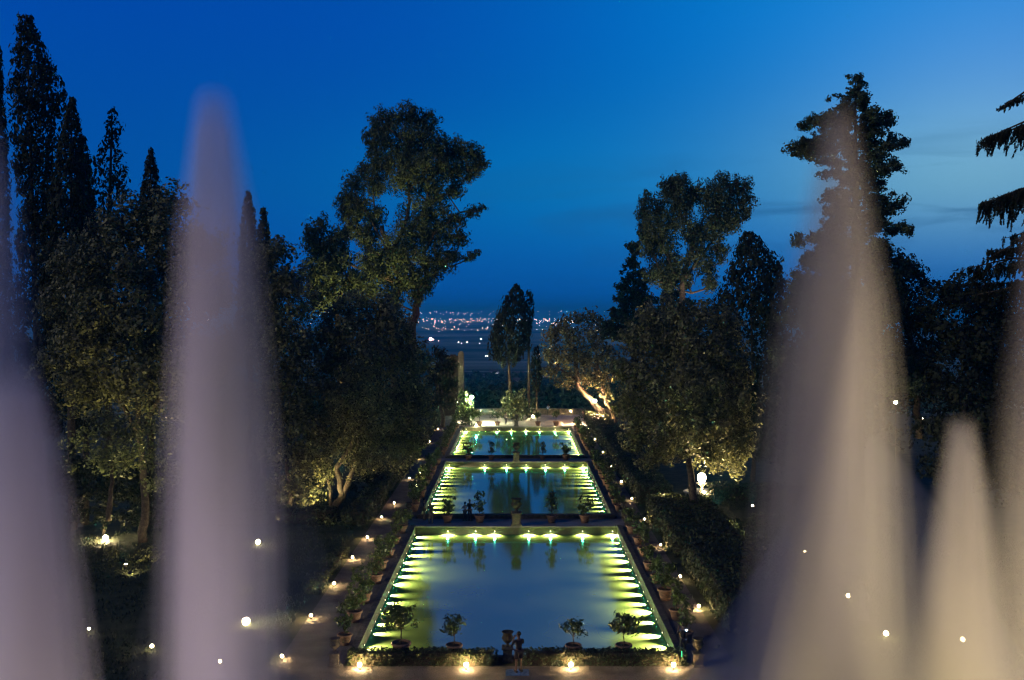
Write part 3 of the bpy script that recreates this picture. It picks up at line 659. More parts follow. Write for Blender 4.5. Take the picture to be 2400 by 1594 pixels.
person((.12,47.0,.05), R(205), 'dark person standing in the gap of the front hedge with hands raised to the face', pose='photo', shorts=True, legs=(.03,.03,.035), h=1.84)
person((GX(1083,81.2),81.2,.012), R(150), 'taller dark person of the couple on the walkway behind the near pond', 'couple on the walkway', pose='lean', h=1.72)
person((GX(1072,81.3),81.3,.012), R(215), 'shorter pale-shirted person of the couple on the walkway behind the near pond', 'couple on the walkway', pose='lean', shirt=(.25,.32,.38), h=1.5)
person((GX(993,80.3),80.3,.012), R(170), 'dark person at the left end of the walkway beside the stone urns', pose='stand')
person((GX(978,81.6),81.6,.012), R(95), 'dark person on the left behind the urns, nearest the left path', pose='stand', shirt=(.03,.03,.06))
person((GX(1305,117.6)-.2,115.9,.012), R(180), 'faint person in grey by the parapet right of centre behind the middle pond', pose='stand', shirt=(.1,.14,.2), h=1.6)
person((GX(1166,151.5),151.5,.02), R(20), 'person walking on the lit terrace left of the far urn', pose='walk', shirt=(.12,.10,.10))
person((GX(1264,165.0),165.0,.02), R(180), 'person leaning on the far parapet wall right of the tall cypress', pose='lean', shirt=(.3,.36,.5), h=1.75)
person((GX(1345,157),157,.02), R(40), 'person in a pink top on the terrace at the start of the right path', 'strollers at the right end of the terrace', pose='walk', shirt=(.5,.25,.22), legs=(.4,.25,.22))
person((GX(1352,158.5),158.5,.02), R(-50), 'person in dark clothes behind the one in pink on the terrace', 'strollers at the right end of the terrace', pose='stand')
person((GX(1587,47.7),48.3+.9,.012), R(200), 'dark person holding up a small blue light behind the front right urn', pose='photo', h=1.62)
w = MB(); w.ball((0,0,0), .035, 6)
tag(w.build('phone_light', emit_mat('blue_led', (.35,.6,1), 160), None, (GX(1583,48.6),48.6,1.50)), 'tiny blue-white light held up beside the front right urn', 'phone light')
w = MB(); w.box(-.012,.012,-.01,.01,-.13,.13)
tag(w.build('green_light', emit_mat('green_led', (.05,1,.35), 3), None, (GX(1572,47.5),47.5,.72)), 'thin vertical green light just below the blue light at right', 'light')
# __TREES__
exec_trees = True
# ---------------------------------------------------------------- trees
def ilex(name, x, D, label, lobes, trunk, s, k=1.0, mat='ilex', cl=.3, group=None, tr=.35, extra=()):
    r = tree_root(name, x, D, label, 'tree', group)
    limbs(r, [(trunk, tr, tr*.45)] + list(extra), D)
    crown('crown', lobes, D, s, k, M[mat], r, clump=cl*1.2)
    return r
def column_tree(name, x, D, label, top, bottom, widths, s, k, mat='dark', group=None, loose=.0, aspect=2.2):
    """columnar crown: widths = [(y, x_left, x_right)] in picture positions"""
    r = tree_root(name, x, D, label, 'tree', group)
    q = S*D/F; Cs, Ns = [], []
    ysw = [w[0] for w in widths]
    for j in range(len(widths)-1):
        y0, l0, r0 = widths[j]; y1, l1, r1 = widths[j+1]
        hh = (y1-y0)*q; rw = max(.1, ((r0-l0)+(r1-l1))/4*q); area = 2*math.pi*rw*hh
        rc = max(.18, rw*.24); ncl = max(10, int(area/(rc*rc)*(1.6-loose))); t = rng.random(ncl); a = rng.random(ncl)*2*math.pi
        w = ((r0-l0)+((r1-l1)-(r0-l0))*t)/2*q; cx = ((r0+l0)/2+((r1+l1)-(r0+l0))/2*t)
        rr = np.maximum(.02, w - rc*.35)*(1 - (rng.random(ncl)**2)*(.35+loose*.5)); rr = rr*(1+.10*rng.normal(size=ncl))
        cc = np.c_[(cx*S-HX)*D/F + rr*np.cos(a), D + rr*np.sin(a), CAMZ-((y0+(y1-y0)*t)*S-HY)*D/F] - np.array(r.location)
        nl = int(area*k*1.7/(s*s)); idx = rng.integers(0, ncl, nl); cr = rc*(.5+.9*rng.random(ncl))
        dd = rdir(nl); p = cc[idx] + dd*(cr[idx]*(.5+.5*rng.random(nl)))[:,None]*np.array([.85,.85,1.5])
        Cs.append(p); Ns.append(dd + np.c_[np.cos(a[idx]), np.sin(a[idx]), np.zeros(nl)]*.6 + rng.normal(size=(nl,3))*.3)
    me = leaves_mesh('crown', np.concatenate(Cs), np.concatenate(Ns), s*1.2, aspect, np.array([0,0,1.0])); link('crown', me, M[mat], r)
    tw = MB(); topp = P(top[0], top[1]+12, D)-r.location; cxm = P(widths[-1][1]*.5+widths[-1][2]*.5, widths[-1][0], D)-r.location
    rad0 = .008*(topp.z)+.1; tw.tube([(0,0,0),(cxm.x*.6,0,cxm.z*.5+.1),(cxm.x,0,max(cxm.z,.3)+.2),((cxm.x+topp.x)/2,0,(cxm.z+topp.z)/2),tuple(topp)], [rad0,rad0*.85,rad0*.7,rad0*.4,.04], 8)
    if loose > .2:
        for _ in range(26):
            t = random.uniform(.05,.9); z0 = max(cxm.z,.3)+(topp.z-max(cxm.z,.3))*t; xx = cxm.x+(topp.x-cxm.x)*t
            a = random.uniform(0,6.28); l = (1-t)*random.uniform(.5,1)*((widths[-2][2]-widths[-2][1])/2*q)
            tw.tube([(xx,0,z0),(xx+math.cos(a)*l*.5,math.sin(a)*l*.5,z0+l*.7),(xx+math.cos(a)*l*.85,math.sin(a)*l*.85,z0+l*1.7)], [.07,.05,.02], 5)
    tw.build('trunk', M['bark'], r); return r

# --- far left group
column_tree('cypress_tree', -8, 82, 'dark cypress cut by the left edge of the view', (-5,110), 700, [(112,-12,2),(180,-22,6),(260,-30,10),(340,-34,16),(700,-45,26),(1000,-45,26)], .24, 1.6)
column_tree('poplar_tree', 75, 80, 'tallest loose dark cypress at the far left, sky showing through its crown', (62,36), 700,
            [(36,42,72),(75,38,88),(110,34,104),(160,28,130),(220,22,148),(300,26,140),(380,34,132),(480,45,128),(620,30,150),(1000,30,150)], .22, 1.25, loose=.55)
column_tree('cypress_tree', 168, 78, 'dense pointed dark cypress right of the tallest one at the far left', (165,228), 800, [(228,160,171),(262,150,181),(330,136,190),(430,118,205),(560,100,222),(800,95,230)], .2, 1.9)
column_tree('cypress_tree', 196, 80, 'narrow dark cypress tucked against the dense pointed one on its right', (190,318), 800, [(318,185,196),(360,178,206),(450,172,218),(620,170,228),(1000,170,228)], .2, 1.8)
column_tree('poplar_tree', 250, 84, 'small sparse tree with a bent tip and sky between its branches, left', (258,250), 700,
            [(252,252,266),(285,240,286),(318,240,272),(350,224,284),(390,214,292),(440,208,298),(500,212,288),(600,215,285)], .22, .55, loose=.8)
column_tree('cypress_tree', 348, 95, 'small pointed cypress tip behind the left oak crowns', (348,344), 600, [(344,344,352),(375,336,360),(420,327,366),(480,320,372),(560,318,374)], .22, 1.8)
column_tree('cypress_tree', 573, 100, 'slim cypress tip just right of the main left jet', (572,444), 900, [(444,567,577),(475,560,585),(530,555,592),(620,550,600),(800,545,610)], .24, 1.7)
column_tree('cypress_tree', 607, 100, 'second slim cypress tip right of the main left jet', (607,482), 900, [(482,602,612),(515,597,618),(560,590,624),(640,575,640),(820,570,650)], .24, 1.7)
ilex('holm_oak', 330, 70, 'huge rounded holm oak with grey-green leaf clumps between the left jets',
     [(385,478,55),(322,500,60,.3),(268,540,58),(215,560,55,.4),(160,610,62),(380,560,70,-.3),(300,620,80,-.5),(215,660,80,-.4),(140,700,62,.2),(395,660,80,-.3),(320,740,90,-.6),(225,780,80,-.5),(150,810,60,0),(390,780,80,-.2),(450,560,60,.3),(470,680,80,.2),(300,860,90,-.3),(190,890,75,0),(400,890,80,0),(470,820,80,.3)],
     [(330,1250),(335,1150),(320,1000),(310,860)], .165, 1.25, 'ilex', extra=[([(320,1000),(250,880),(220,780)], .22,.08), ([(320,1000),(390,880),(400,760)], .22,.08)])
ilex('laurel_tree', 245, 64, 'low oak whose underside glows yellow from lamps, left of the main jet',
     [(235,980,42),(280,1000,45,-.3),(330,985,40),(230,1050,40,-.2),(290,1065,38),(345,1050,35),(180,1010,35,.3),(390,1010,40,.2),(400,1090,32,.2),(165,1080,18),(360,1120,30)], [(250,1200),(255,1130),(262,1060)], .15, .65, 'ilex2', tr=.2, cl=.28)
ilex('holm_oak', 640, 84, 'dark holm oak close behind the right side of the main left jet',
     [(600,600,48),(640,580,40),(660,640,48,-.2),(615,680,55),(680,700,50,-.3),(640,760,62,-.4),(595,800,60),(700,800,55,-.2),(640,870,62,-.3),(700,900,55,0),(600,920,55,.2),(660,970,60,-.2),(720,980,48),(620,1030,50),(690,1060,55,-.2),(740,1050,42),(650,1120,45),(700,1130,38)],
     [(660,1240),(670,1150),(660,1050)], .19, 1.1, 'ilex')
ilex('holm_oak', 765, 86, 'great dark round holm oak with a lit twisted trunk, left of the ponds',
     [(810,725,55),(870,715,50,.1),(760,760,50),(925,755,48),(850,790,80,-.5),(770,840,62,-.2),(930,830,58,-.2),(975,850,30),(850,890,85,-.6),(970,910,35,-.2),(780,930,60,-.2),(925,920,60,-.3),(860,980,75,-.5),(950,980,48,-.2),(985,950,24),(790,1010,52),(900,1040,50,-.2),(955,1030,30),(830,1060,45),(740,1000,35),(750,1090,32)],
     [(765,1185),(790,1140),(775,1080),(820,1010),(840,940)], .175, 1.25, 'ilex', extra=[([(790,1150),(815,1080),(828,1010),(830,960)], .25,.12), ([(762,1178),(760,1120),(742,1070),(735,1030)], .16,.07)])
# --- big Aleppo pine
D = 112
r = tree_root('aleppo_pine', 930, D, 'biggest tall pine with spreading puffs of needles, left of the centre')
limbs(r, [([(946,1000),(950,760),(965,690),(985,640),(975,590)], .5,.3), ([(915,1000),(908,760),(905,715),(925,650),(900,590),(880,520)], .45,.25), ([(975,590),(1000,540),(1060,490),(1110,480)], .22,.06),
          ([(900,590),(940,500),(945,430),(930,360)], .28,.12), ([(945,430),(1010,400),(1080,360)], .16,.06), ([(975,600),(1040,615),(1100,590)], .12,.05), ([(925,650),(860,630),(780,600),(720,570)], .2,.06), ([(900,590),(850,500),(810,440)], .16,.06),
          ([(905,715),(970,735)], .1,.06), ([(930,360),(960,300)], .12,.05), ([(1060,490),(1020,430),(1090,420)], .08,.04), ([(790,640),(740,620)], .1,.05)], D, 'pinebark')
crown('crown', [(885,275,38,0,.85),(940,268,38,0,.85),(985,280,30,0,.9),(860,315,30),(920,320,55,-.4),(975,330,48,-.3),(1020,345,40),(1065,345,34,0,.85),(1095,355,27),(1112,378,20),(1080,395,36,0,.8),(1030,390,40),(985,395,55,-.4),
      (925,395,60,-.5),(865,360,30),(838,388,20),(860,415,42,-.2),(812,420,26),(800,455,28),(800,490,26),(830,470,40,-.2),(815,525,28),(845,545,32),(865,500,30,.4),(985,465,55,-.3),(1045,440,28,0,.7),(950,530,52,-.2),(1000,540,46),(1050,510,34,0,.7),(1092,487,22,0,.7),(1112,480,12,0,.8),
      (1060,550,26,0,.7),(900,590,52,-.3),(955,600,52,-.4),(1010,605,38),(1045,590,24,0,.7),(1082,592,20,0,.65),(1100,583,10),(880,640,50,-.2),(935,650,45,-.3),(975,665,28),(850,600,36),(1000,640,20),(840,680,32),(905,690,28),(960,690,20)],
      D, .16, 1.45, M['pine'], r, aspect=2.2, clump=.29, rough=.22, inner=.12, sprig=.15, up=(0,0,.5))
D = 104
r = tree_root('aleppo_pine', 760, D, 'lower pine with yellow-lit lower boughs, left of the biggest pine')
limbs(r, [([(790,1000),(780,760),(770,660),(760,590)], .35,.15), ([(775,700),(730,640),(710,600)], .14,.06), ([(770,660),(810,620)], .12,.05)], D, 'pinebark')
crown('crown', [(715,530,20,0,1.2),(742,518,20,0,1.3),(725,565,34),(765,555,34),(795,545,22),(745,600,42,-.3),(790,600,36),(715,625,28),(760,645,42,-.3),(810,650,32),(720,665,30),(735,695,30),(780,690,30),(830,640,24)], D, .17, 1.6, M['pine'], r, aspect=2.2, clump=.29, rough=.22, inner=.12, sprig=.3, up=(0,0,.5))
# --- centre
D = 159
r = column_tree('cypress_tree', 1181, D, 'lone dark cypress with a bare lower trunk at the end of the ponds', (1190,658), 836,
            [(658,1184,1196),(675,1172,1206),(700,1156,1216),(730,1143,1222),(765,1131,1226),(800,1126,1220),(822,1130,1205),(838,1155,1190)], .30, 1.7)
D = 161
r = column_tree('cypress_tree', 1219, D, 'thin half-dead cypress with tufts close to the right of the lone one', (1222,672), 760,
            [(672,1215,1228),(700,1208,1233),(725,1214,1232),(760,1216,1226),(790,1216,1222)], .28, .8, loose=.5)
column_tree('cypress_tree', 1238, 163, 'small bushy cypress low to the right of the lone cypress', (1238,795), 900, [(800,1233,1242),(830,1224,1248),(870,1222,1250),(900,1230,1244)], .3, 1.2)
ilex('laurel_bush', 1190, 157, 'rounded dark bush at the foot of the lone cypress', [(1175,925,20),(1200,920,22),(1160,950,12),(1195,945,24,-.3),(1212,950,14,-.3),(1180,950,18)], [(1190,965),(1190,940)], .28, 1.2, 'ilex2', tr=.1)
ilex('laurel_bush', 1225, 156, 'leafy shrub lit bright yellow from below beside the dark round bush', [(1222,945,12),(1230,925,9),(1216,957,8)], [(1224,972),(1224,950)], .25, .6, 'citrus', tr=.06)
ilex('laurel_bush', 1073, 150.5, 'tall leafy bush lit by the cool white lamp beyond the left of the far pond', [(1068,915,17),(1078,935,20,-.2),(1066,950,18),(1085,950,14),(1075,970,17,-.3),(1095,955,9)], [(1074,985),(1074,950)], .26, 1.0, 'citrus', tr=.08)
ilex('laurel_bush', 1138, 160, 'small feathery shrub on the terrace left of the round bush', [(1140,950,9),(1136,960,8)], [(1140,972),(1140,955)], .22, .4, 'citrus', tr=.04)
ilex('holm_oak', 1020, 140, 'dark rounded trees filling in left of the ruined brick pillar', [(1012,815,18),(1030,840,24),(1005,860,26,-.3),(1035,885,24,-.3),(1010,915,25,-.4),(1040,925,16)], [(1020,985),(1020,900)], .28, 1.3, 'dark')
ilex('leaning_oak', 1398, 152, 'oak with a thick leaning trunk and a crown lit orange underneath, right of centre',
     [(1300,745,24),(1335,735,22),(1365,735,24),(1398,750,24),(1275,775,26),(1320,780,34,-.3),(1370,780,36,-.3),(1268,815,24),(1300,830,32,-.3),(1350,830,36,-.4),(1395,825,34,-.2),(1268,855,20),(1310,868,22),(1290,885,14),(1350,872,26),(1385,880,28),(1415,860,28),(1310,893,9),(1400,910,18)],
     [(1400,985),(1388,955),(1365,925),(1335,895),(1330,860),(1325,800)], .30, .85, 'ilex', tr=.65, extra=[([(1415,980),(1412,950),(1398,930),(1390,890),(1375,830)], .5,.25), ([(1332,880),(1290,850),(1275,810)], .2,.08), ([(1375,850),(1400,790)], .2,.08)])
# --- conifers with tiers
def tiered(name, x, D, label, top, base_y, prof, s, mat='pine', n=70, droop=.05, k=.8, tuft=.9, up=.0, bare=None, seed=1):
    random.seed(seed); r = tree_root(name, x, D, label, 'tree'); q = S*D/F
    tp = P(top[0], top[1], D)-r.location; zt = tp.z; zb = CAMZ-(base_y*S-HY)*D/F
    mb = MB(); mb.tube([(0,0,0),(tp.x*.3,0,zt*.4),(tp.x*.7,0,zt*.75),tuple(tp)], [zt*.018+.08,zt*.014,zt*.007,.03], 8)
    Cs, Ns = [], []
    for i in range(n):
        t = (i+random.random())/n; z = zt-(zt-zb)*t; yy = (HY+(CAMZ-z)*F/D)/S
        a = i*2.399+random.uniform(-.4,.4)
        L = np.interp(yy, [p[0] for p in prof], [p[1] for p in prof])*q; Rr = np.interp(yy, [p[0] for p in prof], [p[2] for p in prof])*q
        c = math.cos(a); l = (Rr if c > 0 else L)*random.choice((random.uniform(.35,.7),random.uniform(.75,1.1))); l = max(.3, l)
        x0 = tp.x*(z/zt); p0 = Vector((x0,0,z)); e = Vector((x0+math.cos(a)*l, math.sin(a)*l, z-droop*l+up*l)); m_ = p0.lerp(e,.5)+Vector((0,0,-.04*l))
        mb.tube([p0,m_,e], [.03+.012*l,.02+.006*l,.012], 5)
        nt_ = max(2, int(l/(tuft*.55)))
        for j in range(nt_):
            u = .25+.75*(j+1)/nt_; c0 = p0.lerp(m_, u*2) if u < .5 else m_.lerp(e, u*2-1)
            rr = tuft*(.55+.5*(1-abs(u-.7)))*random.uniform(.45,1.35)*min(1,.45+l*.12)
            c0 = c0+Vector((random.uniform(-.5,.5)*tuft, random.uniform(-.5,.5)*tuft, random.uniform(-.4,.55)*tuft))
            Q, Nq = blob_points(c0, (rr, rr, rr*.85), s*.85, k, clump=.45, rough=.25, inner=.4); Cs.append(Q); Ns.append(Nq)
    link('crown', leaves_mesh('crown', np.concatenate(Cs), np.concatenate(Ns), s*1.2, 2.2), M[mat], r)
    mb.build('trunk', M['bark'], r); return r
tiered('fir_tree', 1463, 128, 'dark fir with level tiers of branches at the left foot of the right pine', (1460,563), 780, [(563,2,2),(600,20,16),(650,42,40),(700,62,60),(760,70,80)], .26, 'pine', 60, .08, .8, .9)
tiered('fir_tree', 1550, 135, 'second dark fir half hidden behind the trunk of the right pine', (1548,600), 780, [(600,5,5),(640,25,30),(700,45,50),(760,60,70)], .28, 'pine', 40, .08, .8, .9, seed=4)
tiered('redwood_tree', 1975, 74, 'tall ragged conifer behind the right jet, its branches standing out against the pale sky', (1972,178), 900,
       [(178,4,4),(215,45,45),(250,75,60),(285,120,85),(310,110,120),(345,165,100),(385,85,105),(420,95,112),(445,90,60),(475,100,165),(500,110,95),(540,130,110),(600,150,150),(640,150,165),(700,160,170),(800,180,170),(900,190,170)], .135, 'pine', 165, .05, .72, .60, up=.08, seed=12)
# --- right pine
D = 116
r = tree_root('stone_pine', 1572, D, 'flat-topped pine with pale forked branches, right of the centre')
limbs(r, [([(1575,1000),(1573,680),(1575,640),(1588,600),(1600,550)], .42,.2), ([(1575,650),(1550,620),(1535,580),(1520,540)], .22,.1), ([(1582,640),(1610,600),(1640,560),(1665,520)], .2,.08), ([(1600,550),(1625,500),(1650,470)], .15,.06), ([(1600,560),(1580,500),(1570,460)], .14,.06), ([(1540,600),(1528,570)], .1,.05)], D, 'pinebark')
crown('crown', [(1488,460,20,0,1.1),(1510,485,36),(1478,495,18),(1545,430,30,0,.9),(1570,422,26,0,.9),(1560,455,42,-.2),(1520,525,46,-.3),(1482,535,20),(1570,500,40,-.3),(1500,565,34),(1530,570,34),(1600,450,24),
      (1640,440,36),(1680,430,34,0,.9),(1715,430,24,0,.9),(1725,460,18,0,.9),(1700,470,34),(1650,480,44,-.3),(1690,515,34,0,.75),(1720,495,18),(1640,530,42,-.3),(1600,540,34),(1655,575,28,0,.75),(1610,590,32),(1665,600,18,0,.7),(1560,605,30),(1520,625,32),(1580,640,22),(1545,650,26),(1630,615,26),(1640,650,24),(1500,640,18)],
      D, .16, 1.45, M['pine'], r, aspect=2.2, clump=.29, rough=.22, inner=.12, sprig=.15, up=(0,0,.5))
column_tree('broad_cypress', 1735, 100, 'broad blunt dark cypress behind the right side of the great oak', (1728,538), 1000,
            [(538,1716,1738),(560,1700,1760),(590,1694,1790),(620,1680,1806),(660,1660,1812),(720,1640,1815),(850,1640,1830),(1050,1650,1830)], .24, 1.6, aspect=1.8)
ilex('holm_oak', 1600, 81, 'great dense holm oak with a leaning dark trunk, right of the ponds',
     [(1505,735,45,.1),(1560,720,40),(1620,725,45),(1672,745,38),(1465,785,45),(1530,800,62,-.3),(1600,800,68,-.5),(1670,810,55,-.2),(1440,850,32),(1470,875,55,-.2),(1550,890,75,-.6),(1640,890,72,-.5),(1700,870,38),(1700,940,48,-.1),(1450,940,42),(1505,965,58,-.3),(1590,975,70,-.5),(1665,985,60,-.3),(1720,985,28),(1470,1015,35),(1530,1035,42,-.1),(1640,1050,48,-.2),(1695,1050,40),(1590,1020,40),(1715,1030,22),(1495,1065,26)],
     [(1604,1205),(1597,1140),(1590,1080),(1583,1020),(1580,930)], .165, 1.35, 'ilex', cl=.26, tr=.38, extra=[([(1583,1030),(1530,980),(1500,900)], .2,.08), ([(1583,1020),(1640,960),(1670,880)], .2,.08)])
# --- right edge masses
ilex('dark_oak', 2105, 80, 'dark ragged tree between the right jet and the right edge, sky at its top',
     [(2080,600,28),(2110,630,30),(2060,640,35),(2090,680,42,-.2),(2130,665,20),(2050,720,50),(2110,740,45,-.2),(2070,800,60),(2130,830,45),(2060,880,60),(2120,900,40)], [(2120,1010),(2115,930),(2105,800),(2090,700)], .19, 1.0, 'dark', extra=[([(2105,800),(2070,700),(2060,640)], .18,.06)])
ilex('dark_oak', 2200, 72, 'large black rounded tree mass at the right edge of the garden',
     [(2190,680,48),(2150,730,40),(2240,680,50),(2200,780,70,-.3),(2290,700,60),(2270,800,80,-.3),(2350,740,70),(2340,860,80),(2180,880,60),(2250,920,80,-.2),(2340,980,70),(2200,1000,60),(2290,1060,70),(2180,1080,50),(2360,1100,70)], [(2230,1220),(2230,1050),(2220,900)], .2, 1.25, 'dark', extra=[([(2222,1000),(2280,880),(2320,800)], .25,.1)])
ilex('dark_oak', 1880, 92, 'dark tree mass seen through the right jet',
     [(1860,700,60),(1930,720,60),(1990,760,60),(1870,800,70),(1960,860,80),(1840,900,60),(1900,980,80),(2000,960,70),(1830,1010,60)], [(1910,1150),(1905,1000),(1900,880)], .26, 1.1, 'dark')
ilex('holm_oak', 560, 66, 'small sparse shrubby tree lit from lamps on the left lawn', [(590,1300,26),(560,1335,30),(600,1360,26),(540,1380,32),(620,1395,26),(575,1400,30),(636,1345,14),(500,1330,34),(470,1300,30),(480,1370,34),(440,1340,30)], [(560,1440),(562,1400),(560,1350)], .12, .4, 'ilex2', tr=.08, cl=.3)
ilex('laurel_bush', 320, 68, 'wide low leafy shrub below the far left flood lamp', [(270,1285,26),(310,1300,30),(350,1290,28),(330,1330,30),(380,1320,26),(285,1320,24)], [(320,1365),(320,1320)], .13, .6, 'ilex2', tr=.08)
ilex('laurel_bush', 740, 80, 'dark rounded shrubs at the foot of the lit twisted trunk on the left', [(720,1205,18),(755,1205,20),(785,1210,16),(745,1225,14)], [(745,1240),(745,1210)], .16, 1.0, 'ilex2', tr=.08)
ilex('laurel_bush', 1655, 50.5, 'small leafy shrub beside the right path near the front', [(1655,1500,14),(1672,1508,10)], [(1660,1520),(1660,1505)], .09, .8, 'citrus', tr=.03)
for i, (x, D, lab, lobes) in enumerate([
    (240, 76, 'low black undergrowth between the left jets, under the huge oak', [(120,1090,40),(170,1080,38),(220,1085,38),(270,1085,38),(320,1090,38),(370,1085,38),(420,1090,38),(150,1120,36),(200,1130,34),(250,1140,36),(300,1130,36),(350,1140,36),(400,1130,36),(180,1180,30),(240,1190,28),(300,1190,28),(370,1190,28)]),
    (500, 86, 'low black undergrowth seen through the main left jet', [(450,1120,36),(510,1110,38),(570,1120,36),(620,1130,32),(480,1170,28),(560,1175,28)]),
    (690, 92, 'dark undergrowth behind the lit twisted trunk on the left', [(690,1120,26),(730,1130,24),(670,1150,24),(810,1120,24),(850,1100,26),(880,1070,24)])]):
    ilex('dark_shrub', x, D, lab, lobes, [(x,1235),(x,1190)], .2, 1.1, 'dark', tr=.12)
# --- drooping cedar at the right edge
D = 46
r = tree_root('cedar_tree', 2480, D, 'cedar at the right edge with long drooping boughs against the pale sky')
mb = MB(); q = S*D/F; Cs, Ns = [], []
base = np.array(r.location); topz = P(2480,60,D).z
mb.tube([(0,0,0),(.1,0,topz*.5),(0,0,topz)], [.7,.5,.15], 10)
boughs = [((2480,190),(2375,205),(2312,248),.55,22),((2480,260),(2370,285),(2262,322),1.5,46),((2480,395),(2350,432),(2256,468),1.9,52),((2480,560),(2360,560),(2272,585),.8,34),((2480,600),(2330,600),(2222,632),.9,40),((2480,500),(2400,520),(2330,560),.9,24),((2480,640),(2360,650),(2240,668),1.3,40)]
for (a, b, c, drop, nsp) in boughs:
    for dy, f in ((0,1.0),(1.6,.8),(-1.6,.75)):
        p0, p1, p2 = [P(*w_, D)-r.location for w_ in (a,b,c)]
        if f < 1: p1 = p0.lerp(p1, f); p2 = p0.lerp(p2, f)
        p0 += Vector((0,dy*.2,0)); p1 += Vector((0,dy*.7,random.uniform(-.2,.2))); p2 += Vector((0,dy,random.uniform(-.3,.3)))
        mb.tube([p0,p1,p2], [.09,.05,.012], 6)
        nsp = int(nsp*1.5) if f == 1.0 else nsp
        for i in range(nsp):
            t = (i+random.random())/nsp; p = (p0*(1-t)**2 + p1*2*t*(1-t) + p2*t*t); p = p + Vector((0,random.uniform(-.8,.8),0))*(1-t*.6)
            l = drop*random.uniform(.25,1.7)*(1-.65*t); e = p+Vector((random.uniform(-.38,.15)*l-.05, random.uniform(-.3,.3)*l, -l*random.uniform(.6,1)))
            mb.tube([p, p.lerp(e,.5)+Vector((-.03,0,.02)), e], [.014,.009,.004], 4)
            n = int(36+l*110); u = rng.random(n); c0 = np.array(p)[None]+(np.array(e-p)[None])*u[:,None]
            d = rdir(n); Cs.append(c0+d*(.075*(1.15-u*.9))[:,None]); Ns.append(rng.normal(size=(n,3)))
link('crown', leaves_mesh('crown', np.concatenate(Cs), np.concatenate(Ns), .065, 3.0, np.array([-.3,0,-1.0])), M['dark'], r)
mb.build('trunk', M['bark'], r)

# ---------------------------------------------------------------- woods on the slope, the city and its lights
random.seed(21); Cs, Ns = [], []
for i in range(1500):
    y = 182+760*random.random()**1.35; x = random.uniform(-.16,.22)*y*1.0 if random.random() < .8 else random.uniform(-.5,.5)*y
    z = terrain_z(y); rr = random.uniform(2.2,4.4)*(1+y/1200); s_ = .0042*y+.1
    if z+rr*2 > CAMZ-(885*S-HY)*y/F and y > 260: rr *= .6
    q, n = blob_points((x,y,z+rr*.9), (rr,rr,rr*1.05), s_, .7, clump=.4, rough=.15, inner=.1); Cs.append(q); Ns.append(n)
o = link('hillside_woods', leaves_mesh('hillside_woods', np.concatenate(Cs), np.concatenate(Ns), 1.2, 1.5) if False else leaves_mesh('hillside_woods', np.concatenate(Cs), np.concatenate(Ns), np.repeat([.0042*c[0,1]+.1 for c in Cs], [len(c) for c in Cs])*1.2, 1.5), M['wood_leaves'])
tag(o, 'wooded slope falling away beyond the far parapet, one dim mass of treetops', 'woods', kind='stuff')
def octa(mb, c, r_, mi=0):
    x, y, z = c; mb.add([(x-r_,y,z),(x+r_,y,z),(x,y-r_,z),(x,y+r_,z),(x,y,z-r_),(x,y,z+r_)], [(0,2,5),(2,1,5),(1,3,5),(3,0,5),(2,0,4),(1,2,4),(3,1,4),(0,3,4)], mi)
cl = MB(); cb = MB()
for i in range(1500):
    u = random.random()
    ypx = random.choice((random.gauss(725,4), random.gauss(731,6), random.gauss(738,5))) if random.random() < .93 else random.gauss(757,3)
    if ypx < 716: ypx = 716+random.random()*4
    x = random.uniform(380, 2200) if u < .3 else random.gauss(1100,200) if u < .7 else random.uniform(940,1430)
    ys_ = ypx*S; D = 17500+random.random()*3000 if ys_ < HY+12 else min(17000, 79*F/(ys_-HY))
    p = P(x, ypx, D); pr = D/995
    octa(cl, p, pr*random.choice((.17,.2,.24,.3,.44)), random.choice((0,0,1,1,2)))
    if random.random() < .06:
        cb.box(p.x-pr*random.uniform(.5,1.4), p.x+pr*random.uniform(.5,1.4), p.y+pr, p.y+pr*3, terrain_z(D)-30, p.z+pr*random.uniform(.1,.9))
o = cl.build('city_lights', [emit_mat('city_warm', (1,.62,.40), 45), emit_mat('city_white', (.95,.85,.95), 45), emit_mat('city_gold', (1,.75,.5), 65)])
tag(o, 'countless tiny lights of the distant city along the horizon', 'city lights', kind='stuff')
tag(cb.build('distant_city', noise_mat('far_walls', (.12,.12,.12), (.22,.21,.2), .01, .9)), 'far-off low city buildings along the horizon, a thin dim band', 'city', kind='stuff')
far = [(993,782,1.7,(1,.35,.4),16,'large pinkish light on the plain left of the lone cypress'),(999,783,.7,(1,.85,.8),6,'small white light beside the pinkish one on the plain'),(1011,786,.4,(1,.8,.7),5,'tiny light right of the pinkish one on the plain'),
       (1057,789,.6,(1,.9,.9),6,'small light low on the plain below the city, left one of a cluster'),(1064,792,.45,(1,.9,.9),6,'small light low on the plain, second of a cluster'),(1077,789,.6,(1,.8,.75),6,'small light low on the plain, third of a cluster'),(1109,782,.75,(1,.9,.65),7,'lone yellow-white light on the plain just left of the lone cypress'),(1106,792,.4,(.95,.85,1),6,'tiny light below the lone yellow-white one'),
       (972,812,.7,(1,.85,.6),6,'pair of lights beside the left oak crown on the plain'),(1120,821,.6,(.7,.85,1),5,'pale light on rooftops below the plain left of the lone cypress'),(1124,821,.6,(1,.9,.7),5,'second pale light on rooftops left of the lone cypress'),(1240,811,.9,(1,.75,.5),7,'warm light right of the thin cypress on the plain'),(1243,817,.5,(1,.75,.5),6,'small warm light under the one right of the thin cypress')]
